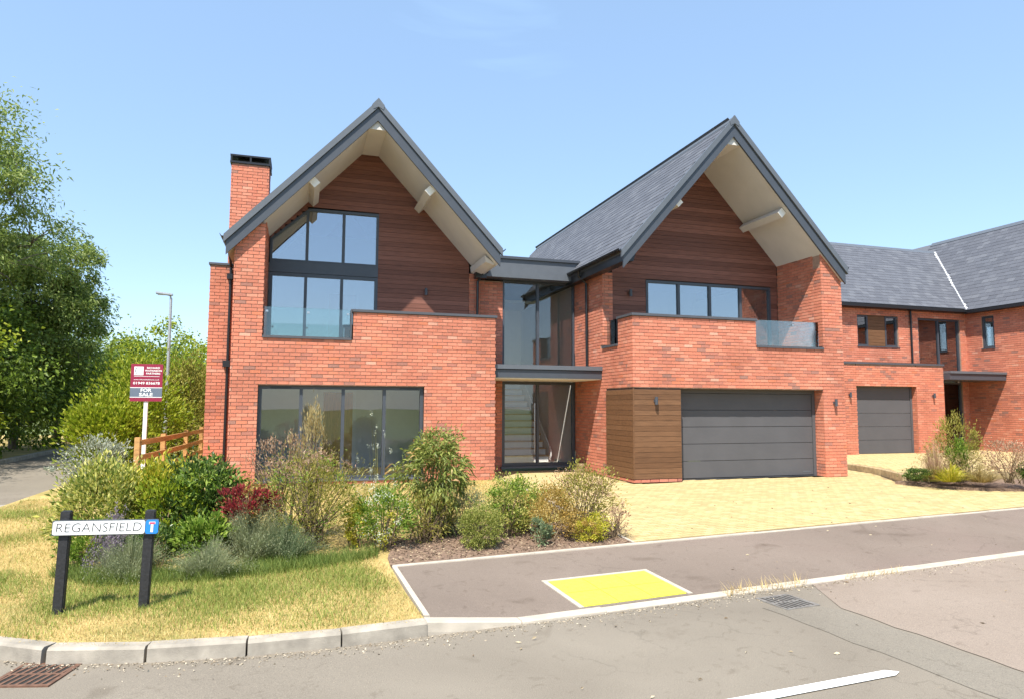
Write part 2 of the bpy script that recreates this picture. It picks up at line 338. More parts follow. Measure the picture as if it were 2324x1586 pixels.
# driveway: bedding sheet with real block pavers
DRIVE = [(4.47, 8.66), (14, 9.75), (20, 10.45), (16, 10.9), (14.4, 11.3), (13.2, 12.4), (13.95, 13.9), (14.3, 15.6), (14.9, 18), (14.9, 20), (12.8, 20), (12.8, 13.7), (8.3, 13.9), (8.1, 13.5), (7.0, 13.5), (7.0, 16.95), (4.3, 16.95), (4.45, 15.1), (4.42, 12.8)]
M_sand = simple('jointing sand', (.27, .205, .105), .95, var=.15, scale=10)
drive = sheet('driveway', DRIVE, M_sand, dz=-.006, thick=.3, res=.9)
def inside(p, poly):
    x, y = p; r = False; n = len(poly)
    for i in range(n):
        (x1, y1), (x2, y2) = poly[i], poly[(i+1) % n]
        if (y1 > y) != (y2 > y) and x < (x2-x1)*(y-y1)/(y2-y1)+x1: r = not r
    return r
PVS = [(0, (.41, .315, .15)), (.3, (.46, .355, .168)), (.6, (.49, .385, .185)), (.85, (.52, .415, .21)), (1, (.47, .335, .17))]
M_pav = piece('block paver', PVS, 'island', .85, mottle=.15, bmp=.15)
M_pav1 = piece('block paver single', PVS, 'object', .85, mottle=.15, bmp=.15)
def pavers(poly, parent, ang, single=300, hf=h, top=.004):
    ca, sa = math.cos(ang), math.sin(ang); P = []
    L, Wd = .2, .1
    for j in range(-20, 160):
        for i in range(-30, 130):
            a = (i+.5*(j % 2))*L; b = j*Wd; x = 4.4+a*ca-b*sa; y = 8.5+a*sa+b*ca
            if inside((x, y), poly) and all(inside((x+dx*ca-dy*sa, y+dx*sa+dy*ca), poly) for dx in (-.09, .09) for dy in (-.045, .045)):
                P.append((x, y, hf(x, y)+top+random.uniform(-.0012, .0012)))
    P.sort(key=lambda p: p[0]**2+p[1]**2)
    V = []
    def corners(p, loc):
        q = []
        for k, (sx, sz) in enumerate(((.0965, -.02), (.094, 0))):
            for dx, dy in ((-sx, -sx+.05), (sx, -sx+.05), (sx, sx-.05), (-sx, sx-.05)):
                q.append((dx, dy, sz) if loc else (p[0]+dx*ca-dy*sa, p[1]+dx*sa+dy*ca, p[2]+sz))
        return q
    fs = [(4, 5, 6, 7), (0, 1, 5, 4), (1, 2, 6, 5), (2, 3, 7, 6), (3, 0, 4, 7)]
    me = bpy.data.meshes.new('paver'); me.from_pydata(corners(None, True), [], fs); me.materials.append(M_pav1)
    for p in P[:single]:
        o = bpy.data.objects.new('paver', me); link(o, parent); o.location = p; o.rotation_euler.z = ang
    for p in P[single:]: V += corners(p, False)
    if V:
        o = quads('paving', np.array(V), 8, fs, M_pav, parent); o['kind'] = 'stuff'
pavers(DRIVE, drive, math.atan(.115))

# kerbs, each stone its own piece
def kerbrun(name, pts, wid, up, mat, L, seed=0, top=0., bull=.02, hf=h, side=1, drop=None):
    root = bpy.data.objects.new(name, None); COL.objects.link(root); root['kind'] = 'structure'; ROOT[root.name] = False
    P = [Vector((x, y, 0)) for x, y in pts]; d = [0]
    for a, b in zip(P, P[1:]): d.append(d[-1]+(b-a).length)
    def at(t):
        for i in range(len(P)-1):
            if t <= d[i+1]+1e-6: return P[i].lerp(P[i+1], (t-d[i])/(d[i+1]-d[i]))
        return P[-1]
    n = max(1, round(d[-1]/L)); rng = random.Random(seed)
    for i in range(n):
        a, b = at(d[-1]*i/n), at(d[-1]*(i+1)/n); u = (b-a).normalized(); w = Vector((u.y, -u.x, 0))*side     # towards the road
        a2, b2 = a+u*.002, b-u*.002; za = hf(a.x, a.y)+top+rng.uniform(-.004, .004); zb = za+hf(b.x, b.y)-hf(a.x, a.y)
        if drop: za, zb = za-drop(a.x), zb-drop(b.x)
        V = []
        for p, z in ((a2, za), (b2, zb)):
            for o_, dz in ((0, -.2), (0, 0), (wid-bull, 0), (wid, -bull), (wid+.012, -up-.06), (wid+.012, -.2-up)):
                q = p+w*o_; V.append((q.x, q.y, z+dz))
        m = MB(); m.add(V, [(0, 1, 2, 3, 4, 5), (11, 10, 9, 8, 7, 6)]+[(k, 6+k, 6+(k+1) % 6, (k+1) % 6) for k in range(6)])
        m.build('kerb_stone', mat, root)
    return root
def dropk(x): return 0 if x < 1.1 else min(.085, (x-1.1)*.11)
# lawn kerb round the corner, then the dropped kerb along the pavement
kerbrun('kerb', KERB[:12], .13, .12, M_kerb, .76, 1)
kerbrun('dropped_kerb', [(1.12, 6.28), (1.95, 6.335), (2.5, kline(2.5)), (8, kline(8)), (20, kline(20)), (40, kline(40))], .125, .03, M_edge, .9, 2, top=.004, hf=hp, bull=.012)
kerbrun('lane_kerb', [(-10.6, 7.4), (-8.95, 9.6), (-8.36, 12), (-8.46, 20), (-8.76, 30), (-9.66, 42)], .14, .1, M_kerb, .9, 3, top=.01)
kerbrun('pavement_edging', [(1.075, 8.14), (1.13, 6.3)], .055, .02, M_edge, .9, 4, top=.012, bull=.004, side=-1)
kerbrun('pavement_edging', [(1.08, 8.17), (4.45, 8.05+.115*4.45), (14, 8.05+.115*14), (30, 8.05+.115*30)], .06, .02, M_edge, .9, 5, top=.012, bull=.004)
kerbrun('drive_edging', [(4.40, 15.0), (4.37, 12.8), (4.38, 9.9), (4.42, 8.62)], .05, .02, M_edge, .9, 6, top=.008, bull=.004, side=-1)

# tactile paving: yellow blister slabs in the pavement
M_yel = simple('yellow slab', (.72, .73, .055), .85, var=.14, scale=14, bmp=.2)
o_ = Vector((2.72, 6.44)); ux = Vector((1, .115)).normalized(); uy = Vector((-.115, 1)).normalized()
TILT = math.atan((.345-.2)/1.95); t = bpy.data.objects.new('tactile_paving', None); COL.objects.link(t); t['kind'] = 'structure'; ROOT[t.name] = False
mb = MB(); N = 6
tile = MB(); tw, td = .425, .40; tile.box(-tw/2+.005, tw/2-.005, -td/2+.005, td/2-.005, -.05, 0)
for i in range(N):
    for j in range(N):
        cx, cy = (i-(N-1)/2)*.067, (j-(N-1)/2)*.067; k = 6; r1, r2 = .014, .009
        vs = [(cx+r1*math.cos(2*math.pi*q/k), cy+r1*math.sin(2*math.pi*q/k), 0) for q in range(k)]+[(cx+r2*math.cos(2*math.pi*q/k), cy+r2*math.sin(2*math.pi*q/k), .005) for q in range(k)]
        tile.add(vs, [(q, (q+1) % k, k+(q+1) % k, k+q) for q in range(k)]+[tuple(range(k, 2*k))])
tme = None
for a in range(3):
    for b in range(2):
        p = o_+ux*(.06+tw*(a+.5))+uy*(.03+td*(b+.5))
        if tme is None: q = tile.build('slab', M_yel, t); tme = q.data
        else: q = link(bpy.data.objects.new('slab', tme), t)
        q.location = (p.x, p.y, hp(p.x, p.y)+.008); q.rotation_euler = (TILT, 0, math.atan(.115))
ang = Matrix.Rotation(math.atan(.115), 4, 'Z') @ Matrix.Rotation(TILT, 4, 'X')
for (x0, x1, y0, y1) in ((-.0, .055, .01, .88), (tw*3+.065, tw*3+.12, .01, .88), (.058, tw*3+.062, .835, .88)):
    q = box('edging_strip', (x0, x1, y0, y1, -.1, .009), M_edge, t); q.matrix_basis = Matrix.Translation((o_.x, o_.y, hp(o_.x, o_.y)+.001)) @ ang

# road details: trench reinstatement, centre line, gullies
def rpatch(name, poly, mat, dz): return sheet(name, poly, mat, dz=-.12+dz, thick=0, res=.4)
def wob(a, b, n, am, seed):
    r = random.Random(seed); return [(a[0]+(b[0]-a[0])*i/n+r.uniform(-am, am), a[1]+(b[1]-a[1])*i/n+r.uniform(-am, am)*.5) for i in range(n+1)]
rpatch('road_patch', wob((4.56, 6.02), (4.75, 3.6), 9, .022, 1)+wob((4.75, 3.4), (4.9, .5), 8, .02, 2)+wob((5.55, .5), (5.4, 3.9), 8, .02, 3)+wob((5.35, 4.2), (5.25, 5.75), 8, .022, 4)+[(5.12, 5.92), (4.9, 5.98)], M_road2, .004)
rpatch('road_overlay', wob((5.30, 5.78), (5.42, 3.9), 9, .02, 5)+wob((5.45, 3.6), (5.6, .5), 8, .02, 6)+[(12, .5), (12, kline(12)-.09), (8, kline(8)-.09), (5.7, kline(5.7)-.08)], M_road3, .006)
M_line = simple('road paint', (.80, .80, .78), .7, var=.08, scale=25)
mk = sheet('road_marking', [(-.4, 3.98), (3.05, 4.15), (4.38, 4.245), (4.46, 4.29), (4.37, 4.345), (3.0, 4.25), (-.4, 4.08)], M_line, dz=-.108, thick=.003, res=.3)
M_rust = simple('rusty iron', (.16, .085, .055), .8, .3, var=.35, scale=18, bmp=.5)
M_iron = simple('worn iron', (.30, .28, .25), .55, .6, var=.3, scale=14, bmp=.3)
M_void = simple('gully pit', (.02, .018, .015), 1)
def gully(loc, rz, mat, label, slant):
    g = thing('drain_grate', loc, label, 'drain', 'drain grates by the kerb', local=True); g.rotation_euler.z = rz; s = .225
    f = MB()
    for b in ((-s, s, -s, -s+.03), (-s, s, s-.03, s), (-s, -s+.03, -s+.03, s-.03), (s-.03, s, -s+.03, s-.03)): f.box(*b, -.02, .006)
    f.build('frame', mat, g); box('pit', (-s+.03, s-.03, -s+.03, s-.03, -.012, .0012), M_void, g)
    box('crossbar', (-s+.03, s-.03, -.012, .012, .0016, .006), mat, g)
    for k in range(7):
        x = -s+.055+k*.057
        for y0, y1 in ((-s+.03, -.012), (.012, s-.03)):
            MB().prism([(x-.011-slant*y0, y0, .0015), (x+.011-slant*y0, y0, .0015), (x+.011-slant*y1, y1, .0015), (x-.011-slant*y1, y1, .0015)], (0, 0, .004)).build('bar', mat, g)
gully((-1.83, 6.10, h(-1.83, 6.10)-.117), -.25, M_rust, 'rusty iron drain grate in the road by the curved kerb', -.12)
gully((4.93, 6.13, -.366), .11, M_iron, 'worn grey drain grate with dry weeds beside the dropped kerb', .12)

# ------------------------------------------------------------------ bricks, slates, boards
class Bricks:
    """courses laid over a set of rectangles on one wall plane; every brick real"""
    def __init__(s): s.full = []; s.rest = []
    def face(s, axis, plane, normal, rects, z0=0.):
        """axis 'x': wall runs along x at y=plane; axis 'y': runs along y at x=plane; normal +-1 along the other axis"""
        zt = max(r[3] for r in rects); j = 0; z = z0
        while z < zt-.02:
            zm = z+.0375; iv = sorted((r[0], r[1]) for r in rects if r[2]-.03 <= zm-.03 and r[3]+.001 >= zm+.01)
            mer = []
            for a, b in iv:
                if mer and a <= mer[-1][1]+1e-3: mer[-1][1] = max(mer[-1][1], b)
                else: mer.append([a, b])
            for a, b in mer:
                k = math.floor((a-.1125*(j % 2))/.225)
                while True:
                    c0 = k*.225+.1125*(j % 2); c1 = c0+.215; k += 1
                    if c0 >= b-.01: break
                    e0, e1 = max(a, c0), min(b, c1)
                    if e1-e0 < .02: continue
                    ht = min(z+.065, zt)
                    item = (axis, plane, normal, e0, e1, z+.005, ht+.005)
                    (s.full if e1-e0 > .2149 and normal < 0 and axis == 'x' else s.rest).append(item)
            z += .075; j += 1
    def build(s, parent, wall, n=300):
        s.full.sort(key=lambda t: (t[3]**2+t[1]**2+(t[5]-1.66)**2))
        fs = [(0, 1, 2, 3), (0, 4, 5, 1), (1, 5, 6, 2), (2, 6, 7, 3), (3, 7, 4, 0)]
        me = None; rng = random.Random(3)
        def corners(t, loc=None):
            ax, pl, nr, a, b, z0, z1 = t; d0 = rng.uniform(-.0025, .0025) if loc is None else 0; q = []
            for dep, ins in ((d0, .0015), (.025, 0)):
                p = pl-nr*dep
                for u, z in ((a+ins, z0+ins), (b-ins, z0+ins), (b-ins, z1-ins), (a+ins, z1-ins)): q.append((u, p, z) if ax == 'x' else (p, u, z))
            return q if not ((ax == 'x') ^ (nr < 0)) else q
        me = bpy.data.meshes.new('brick'); me.from_pydata(corners(('x', 0, -1, -.1075, .1075, -.0325, .0325), 1), [], fs); me.materials.append(M_brick1)
        for t in s.full[:n]:
            o = bpy.data.objects.new('brick', me); link(o, wall); o.location = ((t[3]+t[4])/2, t[1]+rng.uniform(-.0025, .0025), (t[5]+t[6])/2)
        V = []
        for t in s.full[n:]+s.rest: V += corners(t)
        o = quads('brickwork', np.array(V), 8, fs, M_brick, parent); o['kind'] = 'stuff'
def slates(name, E, a, b, nA, nB, parent, roof, mask, W_=.3, G=.21, n=0, V=None):
    """rows of slates: E eave corner, a along the eave, b up the slope"""
    a, b = Vector(a).normalized(), Vector(b).normalized(); nn = a.cross(b); nn = nn if nn.z > 0 else -nn; E = Vector(E); P = []
    rng = random.Random(5)
    for j in range(nB):
        for i in range(-1, nA+1):
            c = E+a*((i+.5+.5*(j % 2))*W_)+b*(j*G)
            if mask(c+b*G*.5): P.append(c+nn*rng.uniform(0, .003))
    hw = W_/2-.003
    L = [(-hw, 0, .014), (hw, 0, .014), (hw, G+.09, .004), (-hw, G+.09, .004), (-hw, 0, .002), (hw, 0, .002), (hw, G+.09, -.004), (-hw, G+.09, -.004)]
    fs = [(0, 1, 2, 3), (4, 5, 1, 0), (5, 6, 2, 1), (7, 4, 0, 3)]
    P.sort(key=lambda p: (p-Vector((0, 0, 1.66))).length)
    me = bpy.data.meshes.new('slate'); me.from_pydata(L, [], fs); me.materials.append(M_slate1)
    Mx = Matrix((a, b, nn)).transposed().to_4x4()
    for p in P[:n]:
        o = bpy.data.objects.new('slate', me); link(o, roof); m = Mx.copy(); m.translation = p; o.matrix_basis = m
    for p in P[n:]: V += [tuple(p+a*x+b*y+nn*z) for x, y, z in L]
SF = [(0, 1, 2, 3), (4, 5, 1, 0), (5, 6, 2, 1), (7, 4, 0, 3)]
def clad(parent, y, x0, x1, z0, ztop, lim, holes, mat, bh=.116, dep=.022, axis='x'):
    """horizontal boards on plane y; lim(z) gives the free interval at height z; holes: list of functions z -> interval or None"""
    z = z0
    while z < ztop-.02:
        z1 = min(z+bh-.006, ztop); za, zb = lim(z+.001), lim(z1)
        segs = [((max(x0, za[0]), min(x1, za[1])), (max(x0, zb[0]), min(x1, zb[1])))]
        for hf in holes:
            ha, hb = hf((z+z1)/2), None
            if ha is None: continue
            ns = []
            for (a0, a1), (b0, b1) in segs:
                if ha[0] > a0 and ha[0] < a1+9: ns.append(((a0, min(a1, ha[0])), (b0, min(b1, ha[0]))))
                if ha[1] < a1: ns.append(((max(a0, ha[1]), a1), (max(b0, ha[1]), b1)))
                if ha[1] <= a0 or ha[0] >= a1: ns.append(((a0, a1), (b0, b1)))
            segs = ns
        for (a0, a1), (b0, b1) in segs:
            if a1-a0 < .03: continue
            b0, b1 = max(b0, a0), min(b1, a1)
            if b1 <= b0: b0 = b1 = (a0+a1)/2
            ps = [(a0, z), (a1, z), (b1, z1), (b0, z1)]
            if axis == 'x': MB().prism([(u, y, w) for u, w in ps], (0, dep, 0)).build('board', mat, parent)
            else: MB().prism([(y, u, w) for u, w in ps], (dep, 0, 0)).build('board', mat, parent)
        z += bh

def window(parent, y, x0, x1, z0, z1, mull, gm=None, fr=.055, dep=.09, topline=None, name='window', fm=None, mid=None, sub=True):
    """framed glazing on plane y: outer frame, mullions at mull, one pane per bay"""
    fm = fm or M_grey; gm = gm or M_glass
    f = MB(); f.box(x0, x0+fr, y, y+dep, z0, z1 if not topline else topline(x0)); f.box(x1-fr, x1, y, y+dep, z0, z1 if not topline else topline(x1))
    f.box(x0+fr, x1-fr, y, y+dep, z0, z0+fr)
    if not topline: f.box(x0+fr, x1-fr, y, y+dep, z1-fr, z1)
    w = f.build(name, fm, parent)
    xs = [x0+fr]+[m for c in mull for m in (c-.035, c+.035)]+[x1-fr]
    for c in mull: box('mullion', (c-.035, c+.035, y+.006, y+dep-.006, z0+fr, (z1-fr) if not topline else topline(c)-.03), fm, w)
    for a, b in zip(xs[::2], xs[1::2]):
        if topline: pts = [(a, y+dep*.5, z0+fr), (b, y+dep*.5, z0+fr), (b, y+dep*.5, topline(b)-fr), (a, y+dep*.5, topline(a)-fr)]
        else: pts = [(a, y+dep*.5, z0+fr), (b, y+dep*.5, z0+fr), (b, y+dep*.5, z1-fr), (a, y+dep*.5, z1-fr)]
        MB().prism(pts, (0, .008, 0)).build('pane', gm, w)
    return w
def windowX(parent, x, y0, y1, z0, z1, fr=.06, dep=.09, gm=None):
    f = MB(); f.box(x, x+dep, y0, y0+fr, z0, z1); f.box(x, x+dep, y1-fr, y1, z0, z1); f.box(x, x+dep, y0+fr, y1-fr, z0, z0+fr); f.box(x, x+dep, y0+fr, y1-fr, z1-fr, z1)
    w = f.build('window', M_grey, parent); box('pane', (x+.04, x+.048, y0+fr, y1-fr, z0+fr, z1-fr), gm or M_glassup, w); return w
def wall_light(parent, x, y, z):
    m = MB().tube([(x, y-.075, z-.085), (x, y-.075, z+.085)], .036, 12).build('wall_light', M_grey, parent)
    box('bracket', (x-.025, x+.025, y-.045, y, z-.03, z+.03), M_grey, m); return m
def downpipe(parent, pts, r=.034):
    m = MB(); m.tube(pts, r, 8); return m.build('downpipe', M_black, parent, smooth=False)

# ------------------------------------------------------------------ the house
house = thing('house', (4.2, 15.0, 0), 'red brick house with two steep gables, timber cladding and a double garage', 'house')
DL, DR = 15.05, 13.58
wl = MB(); MT = .012                # mortar cores sit a little behind the brick faces
CORN = (7.02, -1.39, 4.28, 12.79, 12.19, -.79, 12.15, -.84, 2.635, -2.03, 16.95, 21.18, 17.44, 19.97, 4.02)
def core_x(y, rects, t=.28, n=-1):
    for a, b, z0, z1 in rects:
        if any(abs(a-c) < 1e-4 for c in CORN): a += MT
        if any(abs(b-c) < 1e-4 for c in CORN): b -= MT
        wl.box(a, b, y-n*MT, y-n*t, z0, z1)
def core_y(x, rects, t=.28, n=-1):
    for a, b, z0, z1 in rects: wl.box(x-n*MT, x-n*t, a, b, z0, z1)
BK = Bricks()
def wall(axis, pl, n, rects, t=.28, z0=0., core=True):
    BK.face(axis, pl, n, rects, z0)
    if core: (core_x if axis == 'x' else core_y)(pl, rects, t, n)
CT, PT = 3.06, 3.68                 # undersides of the low and the high coping
wall('x', DL, -1, [(-1.39, -.84, 0, CT), (-.84, 2.635, 0, .09), (-.84, 2.635, 2.085, CT), (2.635, 4.28, 0, CT), (1.06, 4.28, CT, PT), (-1.39, -.79, CT, 5.02), (-1.30, -.79, 5.02, 5.19), (-1.15, -.79, 5.19, 5.35), (-1.0, -.79, 5.35, 5.5)])
wall('y', -.79, 1, [(15.33, 16.65, CT, 5.75)], .25)
wall('y', -1.39, -1, [(15.34, 16.58, 0, 5.0)], .25)
wall('y', 4.28, 1, [(15.34, 16.64, 0, CT), (15.34, 15.9, CT, PT)], .25)
wall('x', 16.65, -1, [(4.02, 4.28, CT-.2, 5.0)], .2)
wall('x', 16.9, -1, [(4.29, 4.985, 0, 4.9)], .25)
# fire bay and chimney on the left
wall('x', 16.6, -1, [(-2.03, -1.40, 0, 4.83)], .5)
wall('y', -2.03, -1, [(16.62, 18.6, 0, 4.83)], .3)
BK.face('x', 17.2, -1, [(-1.73, -.87, 4.83, 7.45)], 4.8); BK.face('y', -.87, 1, [(17.22, 17.9, 4.83, 7.45)], 4.8); BK.face('y', -1.73, -1, [(17.22, 17.9, 4.83, 7.45)], 4.8)
# right wing
wall('x', DR, -1, [(7.02, 8.215, 2.085, CT), (8.215, 12.15, 2.085, CT), (12.15, 12.79, 0, CT), (7.02, 10.26, CT, PT), (12.19, 12.79, CT, 4.98), (12.19, 12.70, 4.98, 5.15), (12.19, 12.52, 5.15, 5.32), (12.19, 12.38, 5.32, 5.5)])
BK.face('x', DR+.004, -1, [(7.03, 8.215, 0, .075)])
wl.box(7.045, 8.215, DR+.03, DR+.28, 0, 2.085)
wall('y', 7.02, -1, [(14.97, 16.9, 0, CT), (13.87, 14.97, 2.085, CT), (13.87, 14.31, CT, PT), (15.31, 17.3, CT, 4.95)])
BK.face('y', 7.02, -1, [(15.15, 15.31, CT+.06, 4.95)])
BK.face('y', 7.02, -1, [(13.58, 13.86, 2.085, PT)])
BK.face('y', 7.024, -1, [(13.59, 14.97, 0, .075)])
wl.box(7.045, 7.3, 13.862, 14.968, 0, 2.084)
wl.box(7.033, 7.304, 15.163, 15.3, CT, 4.95); BK.face('x', 15.15, -1, [(7.02, 7.3, CT+.06, 4.95)])
wall('y', 12.19, -1, [(13.86, 15.2, CT-.2, 5.7)], .25); BK.face('y', 12.19, -1, [(13.58, 13.86, CT+.06, 5.1)])
wall('y', 12.79, 1, [(13.862, 24, 0, 4.95)], .28)
wall('y', 12.15, -1, [(13.862, 14.2, 0, 2.085)], .2); BK.face('y', 12.15, -1, [(13.6, 13.86, 0, 2.085)])
wl.box(8.02, 12.15, 13.862, 14.2, 2.09, 2.4); wl.box(8.0, 8.214, 13.862, 14.2, 0, 2.08)
# plain inner and rear walls that close the building
wl.box(-1.39, 4.28, 24, 24.25, 0, 5.0); wl.box(7.02, 12.79, 24, 24.25, 0, 5.0); wl.box(-1.65, -1.40, 18.6, 24, 0, 5.0); wl.box(4.03, 4.27, 17.2, 24, 2.7, 5.0); wl.box(7.03, 7.27, 17.31, 24, 2.6, 5.0); wl.box(4.3, 7.0, 21.6, 21.8, 0, 5.0)
wl.prism([(-1.5, 24.0, 4.98), (4.3, 24.0, 4.98), (4.3, 24.0, 5.31), (1.49, 24.0, 8.37), (-1.5, 24.0, 5.18)], (0, .2, 0)); wl.prism([(6.8, 24.0, 4.98), (12.8, 24.0, 4.98), (12.8, 24.0, 5.12), (9.7, 24.0, 8.46), (6.8, 24.0, 5.14)], (0, .2, 0))
W_main = wl.build('wall', M_mortar, house)
BK.build(house, W_main)

# chimney
ch = MB(); ch.box(-1.718, -.882, 17.212, 17.9, 4.7, 7.45); ch = ch.build('chimney', M_mortar, house)
cp = MB(); cp.box(-1.76, -.84, 17.17, 17.93, 7.452, 7.50); cp.box(-1.76, -.84, 17.17, 17.93, 7.62, 7.66)
for x in (-1.755, -1.32, -.885):
    for y in (17.175, 17.885): cp.box(x, x+.04, y, y+.04, 7.50, 7.62)
cp.build('chimney_cap', M_black, ch); box('flue', (-1.6, -1.0, 17.35, 17.75, 7.46, 7.6), M_void, ch)
box('coping', (-2.06, -1.38, 16.57, 18.6, 4.833, 4.88), M_coping, house)

# copings of the balconies
def coping(*b): return box('coping', b, M_coping, house, .004)
coping(-.79, 1.03, DL-.03, DL+.30, CT+.002, CT+.055); coping(1.035, 4.31, DL-.03, DL+.31, PT+.002, PT+.06); coping(1.005, 1.03, DL-.028, DL+.3, CT+.056, PT+.06)
coping(6.99, 10.29, DR-.03, DR+.31, PT+.002, PT+.06); coping(10.265, 12.19, DR-.03, DR+.30, CT+.002, CT+.055); coping(6.99, 7.33, DR+.312, 14.34, PT+.002, PT+.06); coping(6.99, 7.33, 14.32, 15.15, CT+.002, CT+.055)
box('coping', (3.99, 4.31, DL+.312, 15.93, PT+.002, PT+.06), M_coping, house)
# balcony decks
box('balcony_floor', (-.78, 4.0, DL+.29, 16.63, CT-.25, CT-.12), M_lead, house); box('balcony_floor', (7.31, 12.18, DR+.29, 15.18, CT-.25, CT-.12), M_lead, house)
# glass balustrades
def balu(b):
    g = box('balustrade_glass', b, M_balu, house)
    return g
g = balu((-.77, 1.0, DL+.12, DL+.135, CT+.03, PT+.055))
for x in (-.72, .12, .95): box('clamp', (x-.025, x+.025, DL+.10, DL+.155, PT-.06, PT-.02), M_steel, g)
g = balu((10.32, 12.16, DR+.12, DR+.135, CT+.03, PT+.055))
for x in (11.4,): box('clamp', (x-.025, x+.025, DR+.10, DR+.155, PT-.06, PT-.02), M_steel, g)
balu((7.13, 7.145, 14.36, 15.13, CT+.03, PT+.05))

# roofs
def gable_roof(xl, zl, xc, zc, xr, zr, y0, y1, ytim, single, s0=.03):
    ml, mr = (zc-zl)/(xc-xl), (zc-zr)/(xr-xc)
    T = .10; TB = .43                           # deck thickness, full depth of the barge boards (vertical)
    rf = MB()
    rf.prism([(xl, y0+.03, zl), (xc, y0+.03, zc), (xc, y0+.03, zc-T), (xl, y0+.03, zl-T)], (0, y1-y0-.03, 0))
    rf.prism([(xc, y0+.03, zc), (xr, y0+.03, zr), (xr, y0+.03, zr-T), (xc, y0+.03, zc-T)], (0, y1-y0-.03, 0))
    rf = rf.build('roof', M_slate, house)
    sl = math.hypot(xc-xl, zc-zl); sr = math.hypot(xr-xc, zc-zr); nA = int((y1-y0)/.3)+1; V = []
    okl = lambda p: y0+.05 < p.y < y1 and p.z < zc-.03
    slates('slate', (xl, y0+.0, zl+.004), (0, 1, 0), (xc-xl, 0, zc-zl), nA, int(sl/.21)+1, house, rf, okl, n=single, V=V)
    slates('slate', (xr, y0+.0, zr+.004), (0, 1, 0), (xc-xr, 0, zc-zr), nA, int(sr/.21)+1, house, rf, okl, n=0, V=V)
    o = quads('slating', np.array(V), 8, SF, M_slate, rf); o['kind'] = 'stuff'
    # ridge tiles
    k = int((y1-y0)/.45); rw = .15
    tile = MB(); tile.prism([(-rw, 0, -rw*ml), (0, 0, .0), (rw, 0, -rw*mr), (rw, 0, -rw*mr-.03), (0, 0, -.035), (-rw, 0, -rw*ml-.03)], (0, .445, 0))
    first = None
    for i in range(k):
        if first is None: o = tile.build('ridge_tile', M_greyl, rf); first = o.data
        else: o = link(bpy.data.objects.new('ridge_tile', first), rf)
        o.location = (xc, y0+.0+i*.45, zc+.055)
    MB().prism([(xc-rw*.9, y0-.03, zc-rw*.9*ml+.06), (xc, y0-.03, zc+.075), (xc+rw*.9, y0-.03, zc-rw*.9*mr+.06), (xc+rw*.75, y0-.03, zc-.19), (xc, y0-.03, zc-.13), (xc-rw*.75, y0-.03, zc-.19)], (0, .05, 0)).build('ridge_end_cap', M_greyl, rf)
    # verge trim (upper, paler) and barge boards (lower)
    for (xa, za, xb, zb) in ((xl, zl, xc, zc), (xr, zr, xc, zc)):
        q = lambda x, z, d: (x, 0, z-d)
        sgn = 1 if xb > xa else -1
        def strip(d0, d1, yy, th, nm, mat, e=0):
            pts = [(xa-e*sgn, yy, za-e*(zb-za)/abs(xb-xa)-d0), (xb, yy, zb-d0), (xb, yy, zb-d1), (xa-e*sgn, yy, za-e*(zb-za)/abs(xb-xa)-d1)]
            MB().prism(pts, (0, th, 0)).build(nm, mat, house)
        strip(-.035, .135, y0-.02, .07, 'verge_trim', M_greyl, .05)
        strip(.145, TB, y0+.02, .045, 'bargeboard', M_grey, -.0)
        strip(.135, .152, y0+.03, .02, 'shadow_gap', M_black)
    # cream soffit lining: two slopes and a flat strip at the top
    D = .40; zf = zc-.62
    def sof(x0, x1, m, xa, za):
        pts = [(x0, y0+.066, za+m*(x0-xa)-D), (x1, y0+.066, za+m*(x1-xa)-D), (x1, y0+.066, za+m*(x1-xa)-T-.01), (x0, y0+.066, za+m*(x0-xa)-T-.01)]
        MB().prism(pts, (0, ytim-y0-.07, 0)).build('soffit', M_cream, house)
    xf0 = xc-(zc-D-zf)/ml; xf1 = xc+(zc-D-zf)/mr
    sof(xl+s0, xf0, ml, xl, zl); sof(xf1, xr-.03, -mr, xr, zr)
    MB().prism([(xf0+.002, y0+.075, zf), (xf1-.002, y0+.075, zf), (xc, y0+.075, zc-T-.03)], (0, ytim-y0-.08, 0)).build('soffit', M_cream, house)
    return rf, (lambda z: (xl+(z+D-zl)/ml, xr-(z+D-zr)/mr))
RLn = (-1.55, 5.18, 1.49, 8.42, 4.35, 5.31); RRn = (6.76, 5.15, 9.70, 8.51, 12.84, 5.13)
rl, limL = gable_roof(*RLn, 14.92, 24.3, 16.66, 0)
rr, limR = gable_roof(*RRn, 13.45, 27.6, 15.22, 300, .30)
def purlin(x, z, w, hh, y0, y1, tilt):
    c, s = math.cos(tilt), math.sin(tilt); pts = [(x+(a*c-b*s), y0, z+(a*s+b*c)) for a, b in ((-w/2, -hh/2), (w/2, -hh/2), (w/2, hh/2), (-w/2, hh/2))]
    MB().prism(pts, (0, y1-y0, 0)).build('purlin', M_cream, house)
    MB().prism([(px, y0-.012, pz) for px, _, pz in pts], (0, .011, 0)).build('purlin_end', M_white, house)
purlin(.17, 6.50, .17, .17, 15.12, 16.64, .78); purlin(2.71, 6.56, .17, .17, 15.12, 16.64, -.78)
purlin(8.28, 6.40, .17, .17, 13.66, 15.19, .78); purlin(11.15, 6.40, .17, .17, 13.66, 15.19, -.78)
# boxed eaves at the inner ends
MB().prism([(4.04, 15.20, 5.17), (4.27, 15.20, 5.00), (4.27, 15.20, 4.95), (4.06, 15.20, 5.02)], (0, 1.43, 0)).build('eaves_box', M_cream, house)
